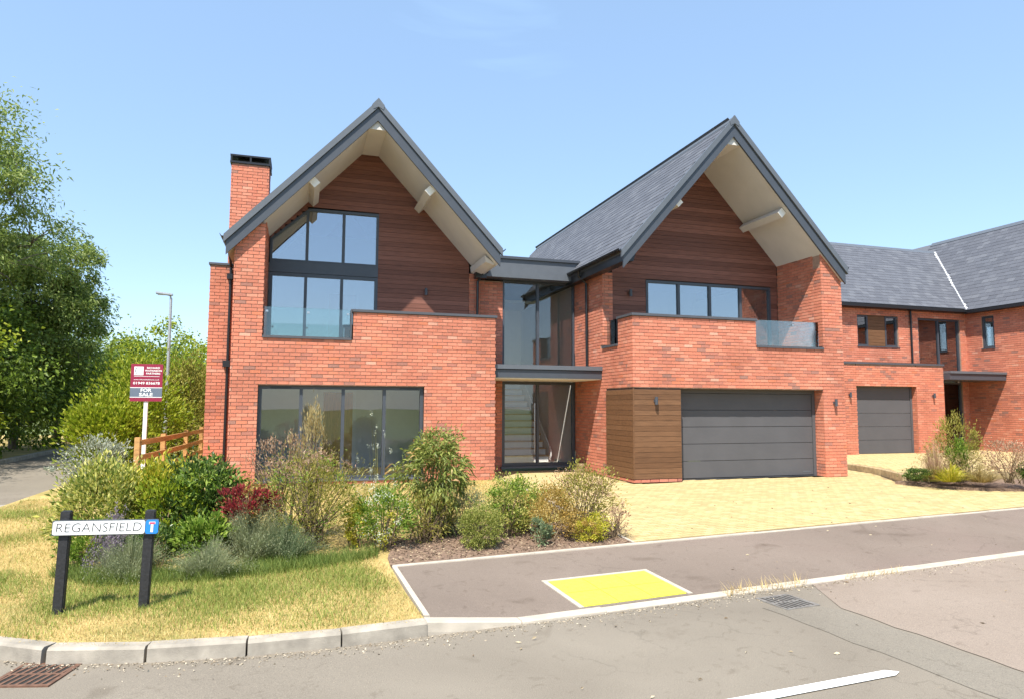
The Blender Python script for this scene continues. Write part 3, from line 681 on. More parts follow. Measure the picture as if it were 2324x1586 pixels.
# gutters and downpipes
def gutter(x, z, y0, y1, parent=house):
    m = MB(); n = 7; pr = [(x+.06*math.cos(math.pi+math.pi*i/(n-1)), z+.06*math.sin(math.pi+math.pi*i/(n-1))) for i in range(n)]
    pr2 = [(x+.05*math.cos(2*math.pi-math.pi*i/(n-1)), z+.05*math.sin(2*math.pi-math.pi*i/(n-1))) for i in range(n)]
    m.prism([(a, y0, b) for a, b in pr+pr2], (0, y1-y0, 0)); return m.build('gutter', M_black, parent)
gutter(6.70, 5.15, 13.47, 24); gutter(4.42, 5.30, 14.93, 16.8); gutter(-1.62, 5.18, 14.93, 16.55); gutter(12.90, 5.13, 13.47, 24)
MB().prism([(6.77, 13.53, 5.06), (6.77, 13.53, 4.88), (7.04, 13.53, 4.90), (7.10, 13.53, 5.10)], (0, 10.5, 0)).build('fascia', M_black, house)
downpipe(house, [(6.70, 15.9, 5.10), (6.72, 15.95, 4.98), (6.95, 15.98, 4.80), (6.965, 15.98, 2.64)])
downpipe(house, [(4.42, 16.3, 5.2), (4.42, 16.35, 5.02), (4.22, 16.55, 4.8), (4.22, 16.58, PT-.3)])
box('hopper', (4.12, 4.40, 16.35, 16.57, 4.86, 5.0), M_black, house)
downpipe(house, [(-1.60, 15.9, 5.1), (-1.58, 16.2, 4.95), (-1.585, 16.54, 4.78), (-1.585, 16.54, .02)], .034)
box('hopper', (-1.68, -1.53, 16.44, 16.59, 2.52, 2.66), M_black, house)
box('hopper', (-1.66, -1.54, 16.45, 16.59, 4.50, 4.62), M_black, house)

# timber gables
def hole(a, b, z0, z1): return lambda z: (a, b) if z0 < z < z1 else None
WLx0, WLx1 = -.77, 1.73
topL = lambda x: min(6.33, 5.545+(x-WLx0)*.93)
cl = box('cladding', (1.735, 4.01, 16.672, 16.70, CT-.1, 4.6), M_dark, house)
def holeL(z):
    if z > 6.33: return None
    if z <= 5.545: return (WLx0-.3, WLx1)
    return (WLx0+(z-5.545)/.93, WLx1)
def back(lim, x0, x1, y, z0, zt, extra):
    zs = [z0+(zt-z0)*i/8 for i in range(9)]
    return [(min(x1, lim(z)[1]+.07), y, z) for z in zs]+extra
MB().prism([(1.74, 16.672, 4.6)]+back(limL, 0, 4.01, 16.672, 4.6, 7.86, [(1.2, 16.672, 7.86), (-.15, 16.672, 6.4), (1.74, 16.672, 6.34)]), (0, .02, 0)).build('cladding_back', M_dark, cl)
clad(cl, 16.65, -.78, 4.015, CT-.05, 7.80, limL, [holeL], M_tim)
cr = box('cladding', (7.31, 8.24, 15.222, 15.25, CT-.1, 3.9), M_dark, house); box('cladding_back', (11.97, 12.18, 15.222, 15.25, CT-.1, 3.9), M_dark, cr)
MB().prism([(11.97, 15.222, 4.84), (11.97, 15.222, 3.91), (12.18, 15.222, 3.91)]+back(limR, 0, 12.18, 15.222, 4.9, 7.93, [(9.35, 15.222, 7.93)])+[(max(7.31, limR(z)[0]-.07), 15.222, z) for z in (7.5, 7.0, 6.5, 6.0, 5.5, 5.2)]+[(7.31, 15.222, 3.91), (8.24, 15.222, 3.91), (8.24, 15.222, 4.84)], (0, .02, 0)).build('cladding_back', M_dark, cr)
clad(cr, 15.20, 7.305, 12.185, CT-.05, 7.88, limR, [hole(8.24, 11.97, 3.0, 4.84)], M_tim)
# cladding round the garage corner
cg = box('cladding', (7.05, 8.21, DR+.022, DR+.028, .08, 2.08), M_dark, house)
full = lambda z: (-99, 99)
clad(cg, DR-.004, 7.045, 8.21, .085, 2.075, full, [], M_tim2)
box('cladding_back', (7.034, 7.044, DR+.03, 14.965, .08, 2.08), M_dark, cg)
clad(cg, 7.012, DR+.0, 14.965, .085, 2.075, full, [], M_tim2, axis='y')
box('corner_trim', (7.008, 7.042, DR-.008, DR+.0-.001, .085, 2.075), M_tim2, cg)
# gable windows
window(house, 16.64, WLx0, WLx1, 5.02, 6.34, [.06, .90], M_glassup, topline=topL)
MB().prism([(WLx0, 16.635, topL(WLx0)), (.02, 16.635, 6.275), (.09, 16.635, 6.335), (WLx1, 16.635, 6.335), (WLx1, 16.635, 6.275), (.10, 16.635, 6.275), (WLx0, 16.635, topL(WLx0)-.08)], (0, .09, 0)).build('window_head', M_grey, house)
box('transom', (WLx0, WLx1, 16.62, 16.74, 4.76, 5.015), M_grey, house)
window(house, 16.64, WLx0, WLx1, CT-.1, 4.755, [.05, .88], M_glassup, fr=.075)
window(house, 15.19, 8.245, 11.965, CT-.1, 4.835, [9.18, 10.10, 11.03], M_glassup, fr=.06)
# big ground floor window
wg = window(house, DL+.10, -.835, 2.63, .10, 2.08, [.02, .89, 1.77], M_glass, fr=.07)
box('sill', (-.86, 2.66, DL-.02, DL+.10, .065, .098), M_greyl, wg)
for x in (-.6, 2.1): box('trickle_vent', (x, x+.42, DL+.09, DL+.10, 2.03, 2.05), M_black, wg)
# garage door
gd = MB(); gd.box(8.22, 12.145, DR+.33, DR+.4, 0, .02); gd = gd.build('garage_door', M_gar, house)
GY = DR+.32
gf = MB(); gf.box(8.218, 8.33, GY-.02, GY+.05, .0, 2.083); gf.box(12.06, 12.14, GY-.02, GY+.05, 0, 2.083); gf.box(8.33, 12.06, GY-.02, GY+.05, 1.99, 2.083); gf.build('frame', M_gar, gd)
for k in range(5):
    z0 = .03+k*.392
    box('panel', (8.335, 12.055, GY+.0, GY+.04, z0, z0+.386), M_gar, gd, .006)
box('maker_plate', (11.75, 11.99, GY-.0025, GY, .10, .125), M_greyl, gd)
# lights
for p in ((2.91, 16.64, 4.47), (7.78, 15.19, 4.47), (7.55, DR-.004, 1.80), (12.45, DR, 1.78)): wall_light(house, *p)
box('doorbell', (4.55, 4.60, 16.86, 16.90, 1.35, 1.5), M_black, house)
box('security_light', (-.97, -.93, 0, .01, 0, .01), M_black, house) if 0 else None

# entrance link between the wings
fa = box('flat_roof', (4.30, 7.01, 16.55, 21.8, 4.95, 5.43), M_greyl, house); box('roof_edge_trim', (4.29, 7.012, 16.50, 16.60, 5.432, 5.50), M_grey, fa)
box('canopy', (4.295, 7.015, 15.20, 16.88, 2.335, 2.52), M_grey, house); cpy = box('canopy_trim', (4.293, 7.017, 15.16, 16.88, 2.535, 2.635), M_greyl, house); box('canopy_soffit', (4.32, 7.0, 15.24, 16.87, 2.315, 2.333), M_white, house)
window(house, 16.92, 4.99, 7.015, 2.66, 4.945, [5.97], M_glass, fr=.05)
dw = window(house, 16.92, 4.99, 7.015, .13, 2.31, [5.97], M_glass, fr=.075, name='front_door')
box('threshold', (4.95, 7.015, 16.82, 16.95, .075, .125), M_greyl, dw)
hd = MB(); hd.tube([(5.86, 16.85, .45), (5.86, 16.85, 1.75)], .016, 8)
for z in (.6, 1.6): hd.tube([(5.86, 16.85, z), (5.86, 16.93, z)], .01, 6)
hd.build('handle', M_steel, dw)
# brackets of stone left beside the door
st = thing('stone_block', (7.0-.15, 16.2, 0), 'small pale stone blocks stacked by the porch wall', 'stone block', local=True)
for k, (dx, dy, z, w) in enumerate(((0, 0, 0, .21), (.012, .01, .112, .19))): MB().box(dx-w/2, dx+w/2, dy-.1, dy+.1, z+.001, z+.108).build('block', M_sand, st, .012)

# rooms behind the glass
I = MB(); I.box(-1.1, 4.0, 18.0, 18.1, 0, 2.7); I.box(-1.13, -1.03, 15.45, 18.0, 0, 2.7); I.box(3.95, 4.0, 15.4, 18.0, 0, 2.7); I.build('inside_wall', M_wallgrey, house)
I = MB(); I.box(-1.0, 3.94, 15.35, 18.0, 2.55, 2.6); I.box(-.77, 3.95, 20.4, 20.5, 2.9, 6.6); I.box(-.82, -.775, 16.8, 20.4, 2.9, 5.0); I.box(3.2, 3.3, 16.8, 20.4, 2.9, 6.0); I.build('inside_wall', M_wallin, house)
box('inside_floor', (-1.02, 3.94, 15.36, 17.99, .05, .085), M_floorin, house); box('inside_floor', (-.77, 4.0, 16.75, 20.4, 2.83, 2.9), M_floorin, house); box('inside_floor', (7.32, 12.1, 15.3, 19, 2.83, 2.9), M_floorin, house); box('inside_floor', (4.99, 7.0, 16.96, 21.5, .07, .115), M_floorin, house)
I = MB(); I.box(7.32, 12.1, 19, 19.1, 2.9, 5.6); I.box(7.3, 7.35, 15.3, 19, 2.9, 5.0); I.box(12.0, 12.1, 15.3, 19, 2.9, 5.0); I.box(7.32, 12.1, 15.3, 19, 5.3, 5.35); I.build('inside_wall', M_wallin, house)
d = box('inner_door', (.57, 1.30, 17.96, 18.0, .09, 2.0), M_oak, house)
for b in ((.49, .57, .09, 2.08), (1.30, 1.38, .09, 2.08), (.57, 1.30, 2.0, 2.08)): box('architrave', (b[0], b[1], 17.95, 18.0, b[2], b[3]), M_white, d)
d = box('inner_door', (.72, 1.5, 20.36, 20.4, 2.92, 4.9), M_oak, house)
for b in ((.63, .72, 2.92, 5.0), (1.5, 1.59, 2.92, 5.0), (.72, 1.5, 4.9, 5.0)): box('architrave', (b[0], b[1], 20.35, 20.4, b[2], b[3]), M_white, d)
I = MB(); I.box(4.99, 5.03, 17.1, 21.5, .1, 4.9); I.box(6.97, 7.0, 16.99, 21.5, .1, 4.9); I.box(5.03, 6.97, 21.45, 21.5, .1, 4.9); I.box(5.03, 6.97, 19.8, 21.45, 4.8, 4.9); I.build('inside_wall', M_wallin, house)
stp = bpy.data.objects.new('staircase', None); link(stp, house); ROOT[stp.name] = False
for k in range(13):
    y = 18.1+k*.24; z = .12+(k+1)*.19
    box('tread', (5.35, 6.72, y-.02, y+.26, z-.04, z), M_oakl, stp); box('riser', (5.37, 6.70, y, y+.015, z-.19, z-.042), M_white, stp)
MB().prism([(6.73, 18.0, .12), (6.73, 21.2, 2.7), (6.73, 21.2, 3.05), (6.73, 18.0, .45)], (.03, 0, 0)).build('string', M_white, stp)
hr = MB(); hr.tube([(5.38, 18.1, 1.2), (5.38, 21.1, 3.55)], .022, 8)
for k in range(0, 13, 3): hr.tube([(5.38, 18.15+k*.24, .3+k*.19), (5.38, 18.15+k*.24, 1.22+k*.19)], .012, 6)
hr.build('handrail', M_black, stp)

# ------------------------------------------------------------------ the neighbouring house
nb = thing('house', (20, 18, .13), 'red brick house with a single garage and slate roofs behind the wing on the right', 'house')
BK2 = Bricks(); wl = MB(); zb = .13
def wall2(axis, pl, n, rects, t=.28, z0=zb): BK2.face(axis, pl, n, rects, z0); (core_x if axis == 'x' else core_y)(pl, rects, t, n)
NY, NU, NX = 18.0, 19.2, 23.8
wall2('x', NY, -1, [(16.95, 17.44, zb, 3.1), (17.44, 19.97, 2.38, 3.1), (19.97, 21.18, zb, 3.1)])
wall2('y', 21.18, 1, [(18.29, 19.2, zb, 3.1)], .25); wall2('y', 16.95, -1, [(18.29, 21, zb, 3.1)], .25)
BK2.face('y', 19.97, -1, [(18.01, 18.25, zb, 2.38)], zb)
wall2('x', NU, -1, [(16.2, 18.73, 3.0, 5.3), (18.73, 20.57, 3.0, 3.83), (18.73, 20.57, 4.93, 5.3), (20.57, 21.5, 3.0, 5.3), (21.5, 23.5, 4.93, 5.3), (23.5, 23.9, zb, 5.3), (21.19, 21.3, zb, 3.0)])
wall2('y', NX, -1, [(9.0, 18.12, zb, 5.3), (18.12, 18.59, zb, 3.83), (18.12, 18.59, 4.98, 5.3), (18.59, 19.3, zb, 5.3)])
wl.box(NX+.3, 30.2, 9.0, 9.25, zb, 5.3); wl.box(16.2, 30, 26.2, 26.4, zb, 5.3); wl.box(16.2, 16.45, 19.5, 26.2, 3.0, 5.3)
W2 = wl.build('wall', M_mortar, nb); BK2.build(nb, W2)
box('coping', (16.92, 21.21, NY-.03, NU-.02, 3.102, 3.165), M_coping, nb)
g2 = box('garage_door', (17.44, 19.97, NY+.26, NY+.30, zb, zb+.02), M_gar, nb)
f = MB(); f.box(17.443, 17.52, NY+.2, NY+.27, zb, 2.378); f.box(19.89, 19.965, NY+.2, NY+.27, zb, 2.378); f.build('frame', M_gar, g2)
for k in range(5): z0 = zb+.02+k*.445; box('panel', (17.525, 19.885, NY+.22, NY+.258, z0, z0+.439), M_gar, g2, .006)
for p in ((17.12, NY, 2.08), (20.66, NY, 2.08)): wall_light(nb, *p)
w = window(nb, NU+.05, 18.74, 19.25, 3.84, 4.92, [], M_glassup); w = window(nb, NU+.05, 20.02, 20.56, 3.84, 4.92, [], M_glassup)
pc = box('cladding', (19.26, 20.01, NU+.08, NU+.1, 3.84, 4.92), M_dark, nb); clad(pc, NU+.055, 19.26, 20.01, 3.845, 4.915, full, [], M_tim2)
box('sill', (18.70, 20.6, NU-.03, NU+.05, 3.80, 3.83), M_coping, nb)
window(nb, NU+.05, 21.51, 23.49, 2.9, 4.92, [22.5], M_glassup); window(nb, NU+.05, 21.3, 23.49, zb+.02, 2.6, [22.4], M_glass, name='front_door')
windowX(nb, NX+.04, 18.13, 18.58, 3.84, 4.97); box('sill', (NX-.03, NX+.05, 18.10, 18.61, 3.80, 3.83), M_coping, nb)
box('canopy', (21.19, 23.78, 17.76, NU-.01, 2.64, 2.84), M_grey, nb); box('canopy_trim', (21.185, 23.785, 17.72, NU-.01, 2.85, 2.93), M_greyl, nb)
downpipe(nb, [(21.1, NU-.06, 5.25), (21.1, NU-.06, 3.17)], .035)
I = MB(); I.box(21.3, 23.7, 22, 22.1, zb, 5.2); I.box(23.6, 23.75, 19.3, 22, zb, 5.2); I.box(18.5, 20.8, 21.5, 21.6, 3.1, 5.2); I.box(NX+2.5, NX+2.6, 17, 20, 3.1, 5.2); I.build('inside_wall', M_wallin, nb)
# roofs: main range (ridge along x) and cross wing (ridge along y)
mz = 5.47; sa, sb = .857, 1.094; e = .18
zM = lambda y: mz+sa*(y-NU); zW = lambda x: mz+sb*(x-NX)
r2 = MB()
r2.prism([(15.9, NU-e, zM(NU-e)), (26.6, NU-e, zM(NU-e)), (26.6, 22.7, 8.47), (15.9, 22.7, 8.47)], (0, 0, -.12)); r2.prism([(15.9, 22.7, 8.47), (26.6, 22.7, 8.47), (26.6, 26.5, 5.3), (15.9, 26.5, 5.3)], (0, 0, -.12))
r2.prism([(NX-e, 8.8, zW(NX-e)), (27, 8.8, zW(27)), (27, 26, zW(27)), (NX-e, 19.1, zW(NX-e)-.02)], (0, 0, -.12)); r2.prism([(27, 8.8, zW(27)), (30.2, 8.8, 5.47), (30.2, 26, 5.47), (27, 26, zW(27))], (0, 0, -.12))
r2 = r2.build('roof', M_slate, nb); V = []
k1 = math.hypot(1, sa); k2 = math.hypot(1, sb)
slates('slate', (15.9, NU-e, zM(NU-e)+.004), (1, 0, 0), (0, 1, sa), 40, int(3.7*k1/.21), nb, r2, lambda p: p.y < 22.68 and p.x > 15.95 and zW(p.x) < zM(p.y)+.03, n=150, V=V)
slates('slate', (NX-e, 8.8, zW(NX-e)+.004), (0, 1, 0), (1, 0, sb), 60, int(3.4*k2/.21), nb, r2, lambda p: p.x < 26.98 and 8.9 < p.y < 23.5 and zM(p.y) < zW(p.x)+.03, n=150, V=V)
o = quads('slating', np.array(V), 8, SF, M_slate, r2); o['kind'] = 'stuff'
nv = Vector((1/sb, 1/sa, 1)).normalized(); p0 = Vector((NX-e, NU-e*sb/sa, mz-e*sb)); p1 = Vector((NX+(8.45-mz)/sb, NU+(8.45-mz)/sa, 8.45)); sd = Vector((.075, -.06, 0))
MB().prism([p0-sd+Vector((0, 0, .02)), p0+sd+Vector((0, 0, .02)), p1+sd+Vector((0, 0, .03)), p1-sd+Vector((0, 0, .03))], (0, 0, .012)).build('valley_flashing', M_lead, r2)
for i in range(22): MB().prism([(15.9+i*.48, 22.55, 8.36), (15.9+i*.48, 22.7, 8.51), (15.9+i*.48, 22.85, 8.36)], (.475, 0, 0)).build('ridge_tile', M_greyl, r2)
for i in range(30): MB().prism([(26.86, 8.8+i*.48, zW(27)-.11), (27, 8.8+i*.48, zW(27)+.05), (27.14, 8.8+i*.48, zW(27)-.11)], (0, .475, 0)).build('ridge_tile', M_greyl, r2)
m = MB(); m.box(16, NX-e-.02, NU-e-.13, NU-e-.02, zM(NU-e)-.14, zM(NU-e)-.03); m.build('gutter', M_black, nb)
m = MB(); m.box(NX-e-.12, NX-e-.01, 8.8, NU-e-.02, zW(NX-e)-.13, zW(NX-e)-.02); m.build('gutter', M_black, nb)
box('fascia', (16.2, NX-.05, NU-e+.0, NU-.015, 5.16, 5.29), M_black, nb); box('fascia', (NX-e+.0, NX-.015, 9, NU-.2, 5.14, 5.26), M_black, nb)
# its raised drive and planting
TER = [(13.35, 12.45), (14.1, 13.9), (14.45, 15.6), (15.0, 18.0), (15.0, 20), (31, 20), (31, 10.2), (20.5, 10.4), (18.5, 11.9), (15.2, 12.6), (14.2, 12.1)]
ter = sheet('neighbour_drive', TER, M_sand, dz=.135, thick=.4, hf=lambda x, y: 0)
pavers(TER, ter, math.atan(.115), 0, hf=lambda x, y: .13, top=.012)
kerbrun('sleeper_edge', [(13.35, 12.42), (14.08, 13.9), (14.43, 15.6), (14.98, 18.0), (14.98, 19.9)], .07, .1, M_sleeper, 1.2, 8, top=.15, hf=lambda x, y: 0, side=-1)
sheet('planting_bed', [(13.0, 12.4), (13.9, 11.35), (16, 10.8), (20.3, 10.4), (18.4, 11.85), (15.2, 12.55), (14.2, 12.08), (13.3, 12.5)], M_soil, dz=.06, thick=.3, res=.5)

# ------------------------------------------------------------------ foliage
def rnd_dirs(rng, n):
    v = rng.normal(size=(n, 3)); return v/np.linalg.norm(v, axis=1)[:, None]
def leaf_arrays(rng, P, D, L, Wd, fold=.25, curl=.15):
    """P (n,3) leaf bases, D (n,3) directions; returns (n*4,3) vertices of folded diamond leaves"""
    n = len(P); L = L*rng.uniform(.6, 1.25, n)[:, None]; Wd = Wd*rng.uniform(.7, 1.2, n)[:, None]
    D = D/np.linalg.norm(D, axis=1)[:, None]; S_ = np.cross(D, rnd_dirs(rng, n)); S_ /= np.linalg.norm(S_, axis=1)[:, None]+1e-9
    Nn = np.cross(S_, D)
    V = np.empty((n, 4, 3)); V[:, 0] = P; V[:, 1] = P+D*L*.45+S_*Wd*.5+Nn*Wd*fold; V[:, 2] = P+D*L-np.array([0, 0, 1])*L*curl; V[:, 3] = P+D*L*.45-S_*Wd*.5+Nn*Wd*fold
    return V.reshape(-1, 3)
LQ = [(0, 1, 2, 3)]
def clump_points(rng, n, c, r, k, tight=.33, flat=None):
    """points gathered round k tufts spread through an ellipsoid (uneven outline, gaps between)"""
    d = rnd_dirs(rng, k); rad = (rng.uniform(.4, 1.0, k)**.7*(1+.38*rng.random(k)**4))[:, None]; T = d*rad*np.array(r)+np.array(c)
    i = rng.integers(0, k, n); P = T[i]+rng.normal(size=(n, 3))*np.array(r)*tight*.55*rng.uniform(.5, 1.2, k)[i][:, None]
    return P, T
def foliage(name, V, mat, parent):
    o = quads(name, V, 4, LQ, mat, parent); o['kind'] = 'stuff'; return o
def shrub(name, label, base, r, hgt, n, k, leaf, mat, seed, up=.4, stems=9, droop=0., stemmat=None, z0=.12, ground=None, tight=.33, extra=None, group='shrubs in the front bed', fold=.25, taper=0.):
    rng = np.random.default_rng(seed); x, y = base; z = ground if ground is not None else h(x, y)
    t = thing(name, (x, y, z), label, 'shrub', group, local=True)
    c = (0, 0, hgt*(.5+z0*.5)); R3 = (r, r, hgt*(.5-z0*.5))
    P, T = clump_points(rng, n, c, R3, k, tight)
    P[:, 2] = np.abs(P[:, 2])
    if taper:
        for A in (P, T): A[:, :2] *= np.clip(1.15-taper*A[:, 2]/hgt, .15, 1.2)[:, None]
    D = (P-np.array((0, 0, hgt*.3)))*np.array((1, 1, 1))/max(r, .1); D = D+rnd_dirs(rng, n)*.8+np.array((0, 0, up-droop))
    foliage('foliage', leaf_arrays(rng, P, D, leaf[0], leaf[1], curl=.1+droop*.3, fold=fold), mat, t)
    m = MB()
    for j in range(min(stems, len(T))):
        e = T[j]; b = rng.normal(size=2)*.06*r/.3; mid = (b[0]*.6+e[0]*.4+rng.normal()*.02, b[1]*.6+e[1]*.4, e[2]*.5)
        m.tube([(b[0], b[1], -.03), mid, tuple(e)], [.012, .008, .003], 5)
    m.build('stems', stemmat or M_stem, t)
    if extra:
        for nm, em, en, ek, el, zlo, eseed in extra:
            r2 = np.random.default_rng(eseed); Q, _ = clump_points(r2, en, (0, 0, hgt*(.5+zlo*.5)), (r*.95, r*.95, hgt*(.52-zlo*.5)), ek, .22)
            foliage(nm, leaf_arrays(r2, Q, rnd_dirs(r2, en)+np.array((0, 0, .3)), *el), em, t)
    return t
def spikes(name, label, base, n, hgt, spread, wid, mat, seed, tip=None, ground=None, group='shrubs in the front bed', bend=.5, cat='plant'):
    """grasses and lavender: arching blades from one crown"""
    rng = np.random.default_rng(seed); x, y = base; z = ground if ground is not None else h(x, y)
    t = thing(name, (x, y, z), label, cat, group, local=True)
    a = rng.uniform(0, 2*np.pi, n); out = rng.uniform(0, 1, n)**.7*spread; ph = rng.uniform(0, 6.3, 4); out = out*(1+.28*np.sin(a*2+ph[0])+.18*np.sin(a*5+ph[1])); H = hgt*rng.uniform(.45, 1.15, n)*np.clip(1-.35*(out/spread)**2, .3, 1)*(1+.22*np.sin(a*3+ph[2])+.15*np.sin(a*7+ph[3]))
    B = np.stack([np.cos(a)*out*.35, np.sin(a)*out*.35, np.zeros(n)], 1); dirv = np.stack([np.cos(a), np.sin(a), np.zeros(n)], 1)
    Md = B+dirv*(out*.45)[:, None]+np.stack([0*H, 0*H, H*.7], 1); Tp = B+dirv*(out*(.65+bend*.5))[:, None]+np.stack([0*H, 0*H, H*(1-bend*.25*out/spread)], 1)
    sd = np.stack([-np.sin(a+rng.normal(size=n)), np.cos(a), 0*a], 1)*wid/2
    V = np.empty((n, 6, 3)); V[:, 0] = B-sd; V[:, 1] = B+sd; V[:, 2] = Md+sd*.8; V[:, 3] = Md-sd*.8; V[:, 4] = Tp+sd*.2; V[:, 5] = Tp-sd*.2
    o = quads('blades', V.reshape(-1, 3), 6, [(0, 1, 2, 3), (3, 2, 4, 5)], mat, t); o['kind'] = 'stuff'
    if tip:
        m_, L, w, k = tip; i = rng.integers(0, n, k); P = Tp[i]+rng.normal(size=(k, 3))*.012; P[:, 2] -= rng.uniform(0, .06, k)
        foliage('flower_heads', leaf_arrays(rng, P, rnd_dirs(rng, k)*.5+np.array((0, 0, 1)), L, w), m_, t)
    return t
def tree(name, label, base, hgt, crown, limbs, nleaf, k, leaf, mat, seed, trunk=.2, z=None, group=None, droop=.25, lean=(0, 0), sub=6, tight=.3, barky=M_bark, twigs=1.):
    """tapered trunk, curved limbs to clump centres, twigs to leaf tufts. crown: list of (dx,dy,z,rx,ry,rz) clumps"""
    rng = np.random.default_rng(seed); x, y = base; z = h(x, y) if z is None else z
    t = thing(name, (x, y, z), label, 'tree', group, local=True)
    m = MB(); zt = hgt*.5; tp = [(0, 0, -.2), (lean[0]*.15+.05, lean[1]*.15, zt*.35), (lean[0]*.4, lean[1]*.4, zt*.7), (lean[0]*.6, lean[1]*.6, zt)]
    m.tube(tp, [trunk*1.25, trunk, trunk*.8, trunk*.5], 9); Vs = []
    tot = sum(c[3]*c[4]*c[5] for c in crown)**1.0
    for c in crown:
        c0 = np.array(c[:3]); r3 = np.array(c[3:]); frac = c[3]*c[4]*c[5]/tot
        s0 = Vector(tp[2]).lerp(Vector(tp[3]), rng.uniform(0, 1)) if c[2] > zt*.6 else Vector(tp[1]); e = Vector(c0-np.array((0, 0, r3[2]*.4)))
        md = s0.lerp(e, .5)+Vector((rng.normal()*.2, rng.normal()*.2, .35)); m.tube([s0, md, e], [trunk*.45, trunk*.28, trunk*.12], 6)
        kk = max(6, int(k*frac)); n = int(nleaf*frac); P, T = clump_points(rng, n, c0, r3, kk, tight)
        for q in T[:int(kk*twigs)]:
            a = e.lerp(Vector(c0), rng.uniform(0, .8)); q = Vector(q); mm = a.lerp(q, .55)+Vector((rng.normal()*.12, rng.normal()*.12, .12)); m.tube([a, mm, q], [trunk*.1, trunk*.06, trunk*.02], 4, cap=False)
        D = (P-c0)/r3*.6+rnd_dirs(rng, n)+np.array((0, 0, .15-droop)); Vs.append(leaf_arrays(rng, P, D, leaf[0], leaf[1], curl=.15+droop*.4))
    m.build('trunk', barky, t); foliage('crown', np.concatenate(Vs), mat, t); return t

# trees along the far side of the lane
G = 'trees beyond the lane'
tree('ash_tree', 'tall airy ash tree with feathery leaves at the left edge of the picture', (-11.3, 24.5), 12.8,
     [(1.4, -.5, 9.6, 1.9, 2.4, 1.4), (-1, .5, 10.5, 2.5, 2.6, 1.4), (2.7, -.6, 8.3, 1.6, 2.0, 1.1), (-.5, -1.5, 8.4, 2.4, 2.4, 1.4), (3.0, .4, 7.0, 1.3, 1.8, .9), (2.4, -.6, 6.0, 1.5, 1.6, .9), (.2, -1, 6.3, 2.4, 2.4, 1.2), (-3, 1, 9, 2.5, 2.5, 2.2)], 7, 38000, 300, (.17, .055), L_ash, 11, .26, group=G, tight=.34, twigs=.9)
tree('ash_tree', 'lighter spreading ash tree leaning out over the lane', (-10.5, 28.5), 9,
     [(2.1, -.4, 6.6, 1.1, 1.6, 1.1), (1.2, -.6, 5.3, 1.9, 1.9, 1.0), (2.4, .2, 5.0, 1.2, 1.6, .8), (.2, 0, 7.1, 1.5, 1.5, 1.0), (2.5, -.2, 3.9, 1.1, 1.5, .8), (.6, -1, 3.9, 1.6, 1.6, 1.1)], 6, 42000, 220, (.17, .06), L_ash, 12, .2, group=G, tight=.34)
for i, (x, y, hh, r, mt, lb) in enumerate(((-10.6, 17.5, 5.4, 2.1, L_dark, 'dark leafy hedgerow tree nearest the camera beyond the lane'), (-10.9, 21.5, 5.6, 2.3, L_lime, 'bright green hedgerow tree below the tall ash'), (-10.3, 25.2, 5.0, 2.1, L_dark, 'dark hedgerow tree overhanging the lane under the leaning ash'),
                                   (-10.2, 30, 5.2, 2.3, L_dark, 'dark hedgerow tree further along the lane past the ash'), (-10.4, 35.5, 5.6, 2.4, L_dark, 'hedgerow tree where the lane bends out of sight'))):
    tree('hedgerow_tree', lb, (x, y), hh, [(0, 0, hh*.75, r, r, hh*.25), (.5, -.4, hh*.5, r*1.05, r, hh*.26), (-.6, .5, hh*.45, r, r*1.1, hh*.3), (.35, .2, hh*.22, r*.85, r*1.1, hh*.2)], 4, 15000, 120, (.15, .09), mt, 20+i, .14, group=G, tight=.4, twigs=.4)
# trees closing the view beyond the bend
G2 = 'trees closing the view'
for i, (x, y, hh, r, mt, lb) in enumerate(((-8.2, 45, 6.6, 2.6, L_lime, 'rounded bright green tree behind the street lamp'), (-5.3, 48, 6.3, 2.5, L_lime, 'broad green tree behind the street lamp to its right'), (-11.6, 47, 6.4, 2.6, L_ash, 'pale green far tree left of the street lamp'), (-2.4, 46, 5.6, 2.5, L_ash, 'grey green far tree half hidden by the brick house'),
                                   (-7.0, 38, 4.6, 2.2, L_dark, 'lower dark tree beyond the bend in the lane'), (-4.4, 36, 4.3, 2.0, L_lime, 'lower bright tree behind the wooden fence'))):
    tree('far_tree', lb, (x, y), hh, [(0, 0, hh*.72, r*.9, r*.9, hh*.27), (.7, -.3, hh*.5, r, r, hh*.25), (-.8, .2, hh*.45, r, r, hh*.28), (0, -.3, hh*.2, r*.9, r, hh*.18)], 4, 9000, 90, (.22, .13), mt, 40+i, .15, group=G2, tight=.42, twigs=.3)
# tall shrubs between lane and fence
G3 = 'tall shrubs behind the fence'
for i, (x, y, r, hh, mt, lb) in enumerate(((-4.15, 17.6, .75, 1.75, L_lime, 'loose green shrub at the lane edge left of the sale board post'), (-3.95, 20.0, 1.0, 2.6, L_lime, 'tall light green shrub right behind the sale board'), (-3.5, 23.5, 1.1, 2.8, L_olive, 'tall olive shrub behind the timber rails'), (-4.5, 24.5, 1.2, 3.3, L_lime, 'tallest bright shrub left of the sale board'),
                                     (-3.1, 28, 1.2, 2.9, L_lime, 'tall green shrub close to the brick corner'), (-4.6, 29, 1.3, 3.4, L_dark, 'dark tall shrub beneath the street lamp'))):
    shrub('tall_shrub', lb, (x, y), r, hh, 7000, 70, (.12, .06), mt, 60+i, stems=10, group=G3, z0=.05, tight=.42)

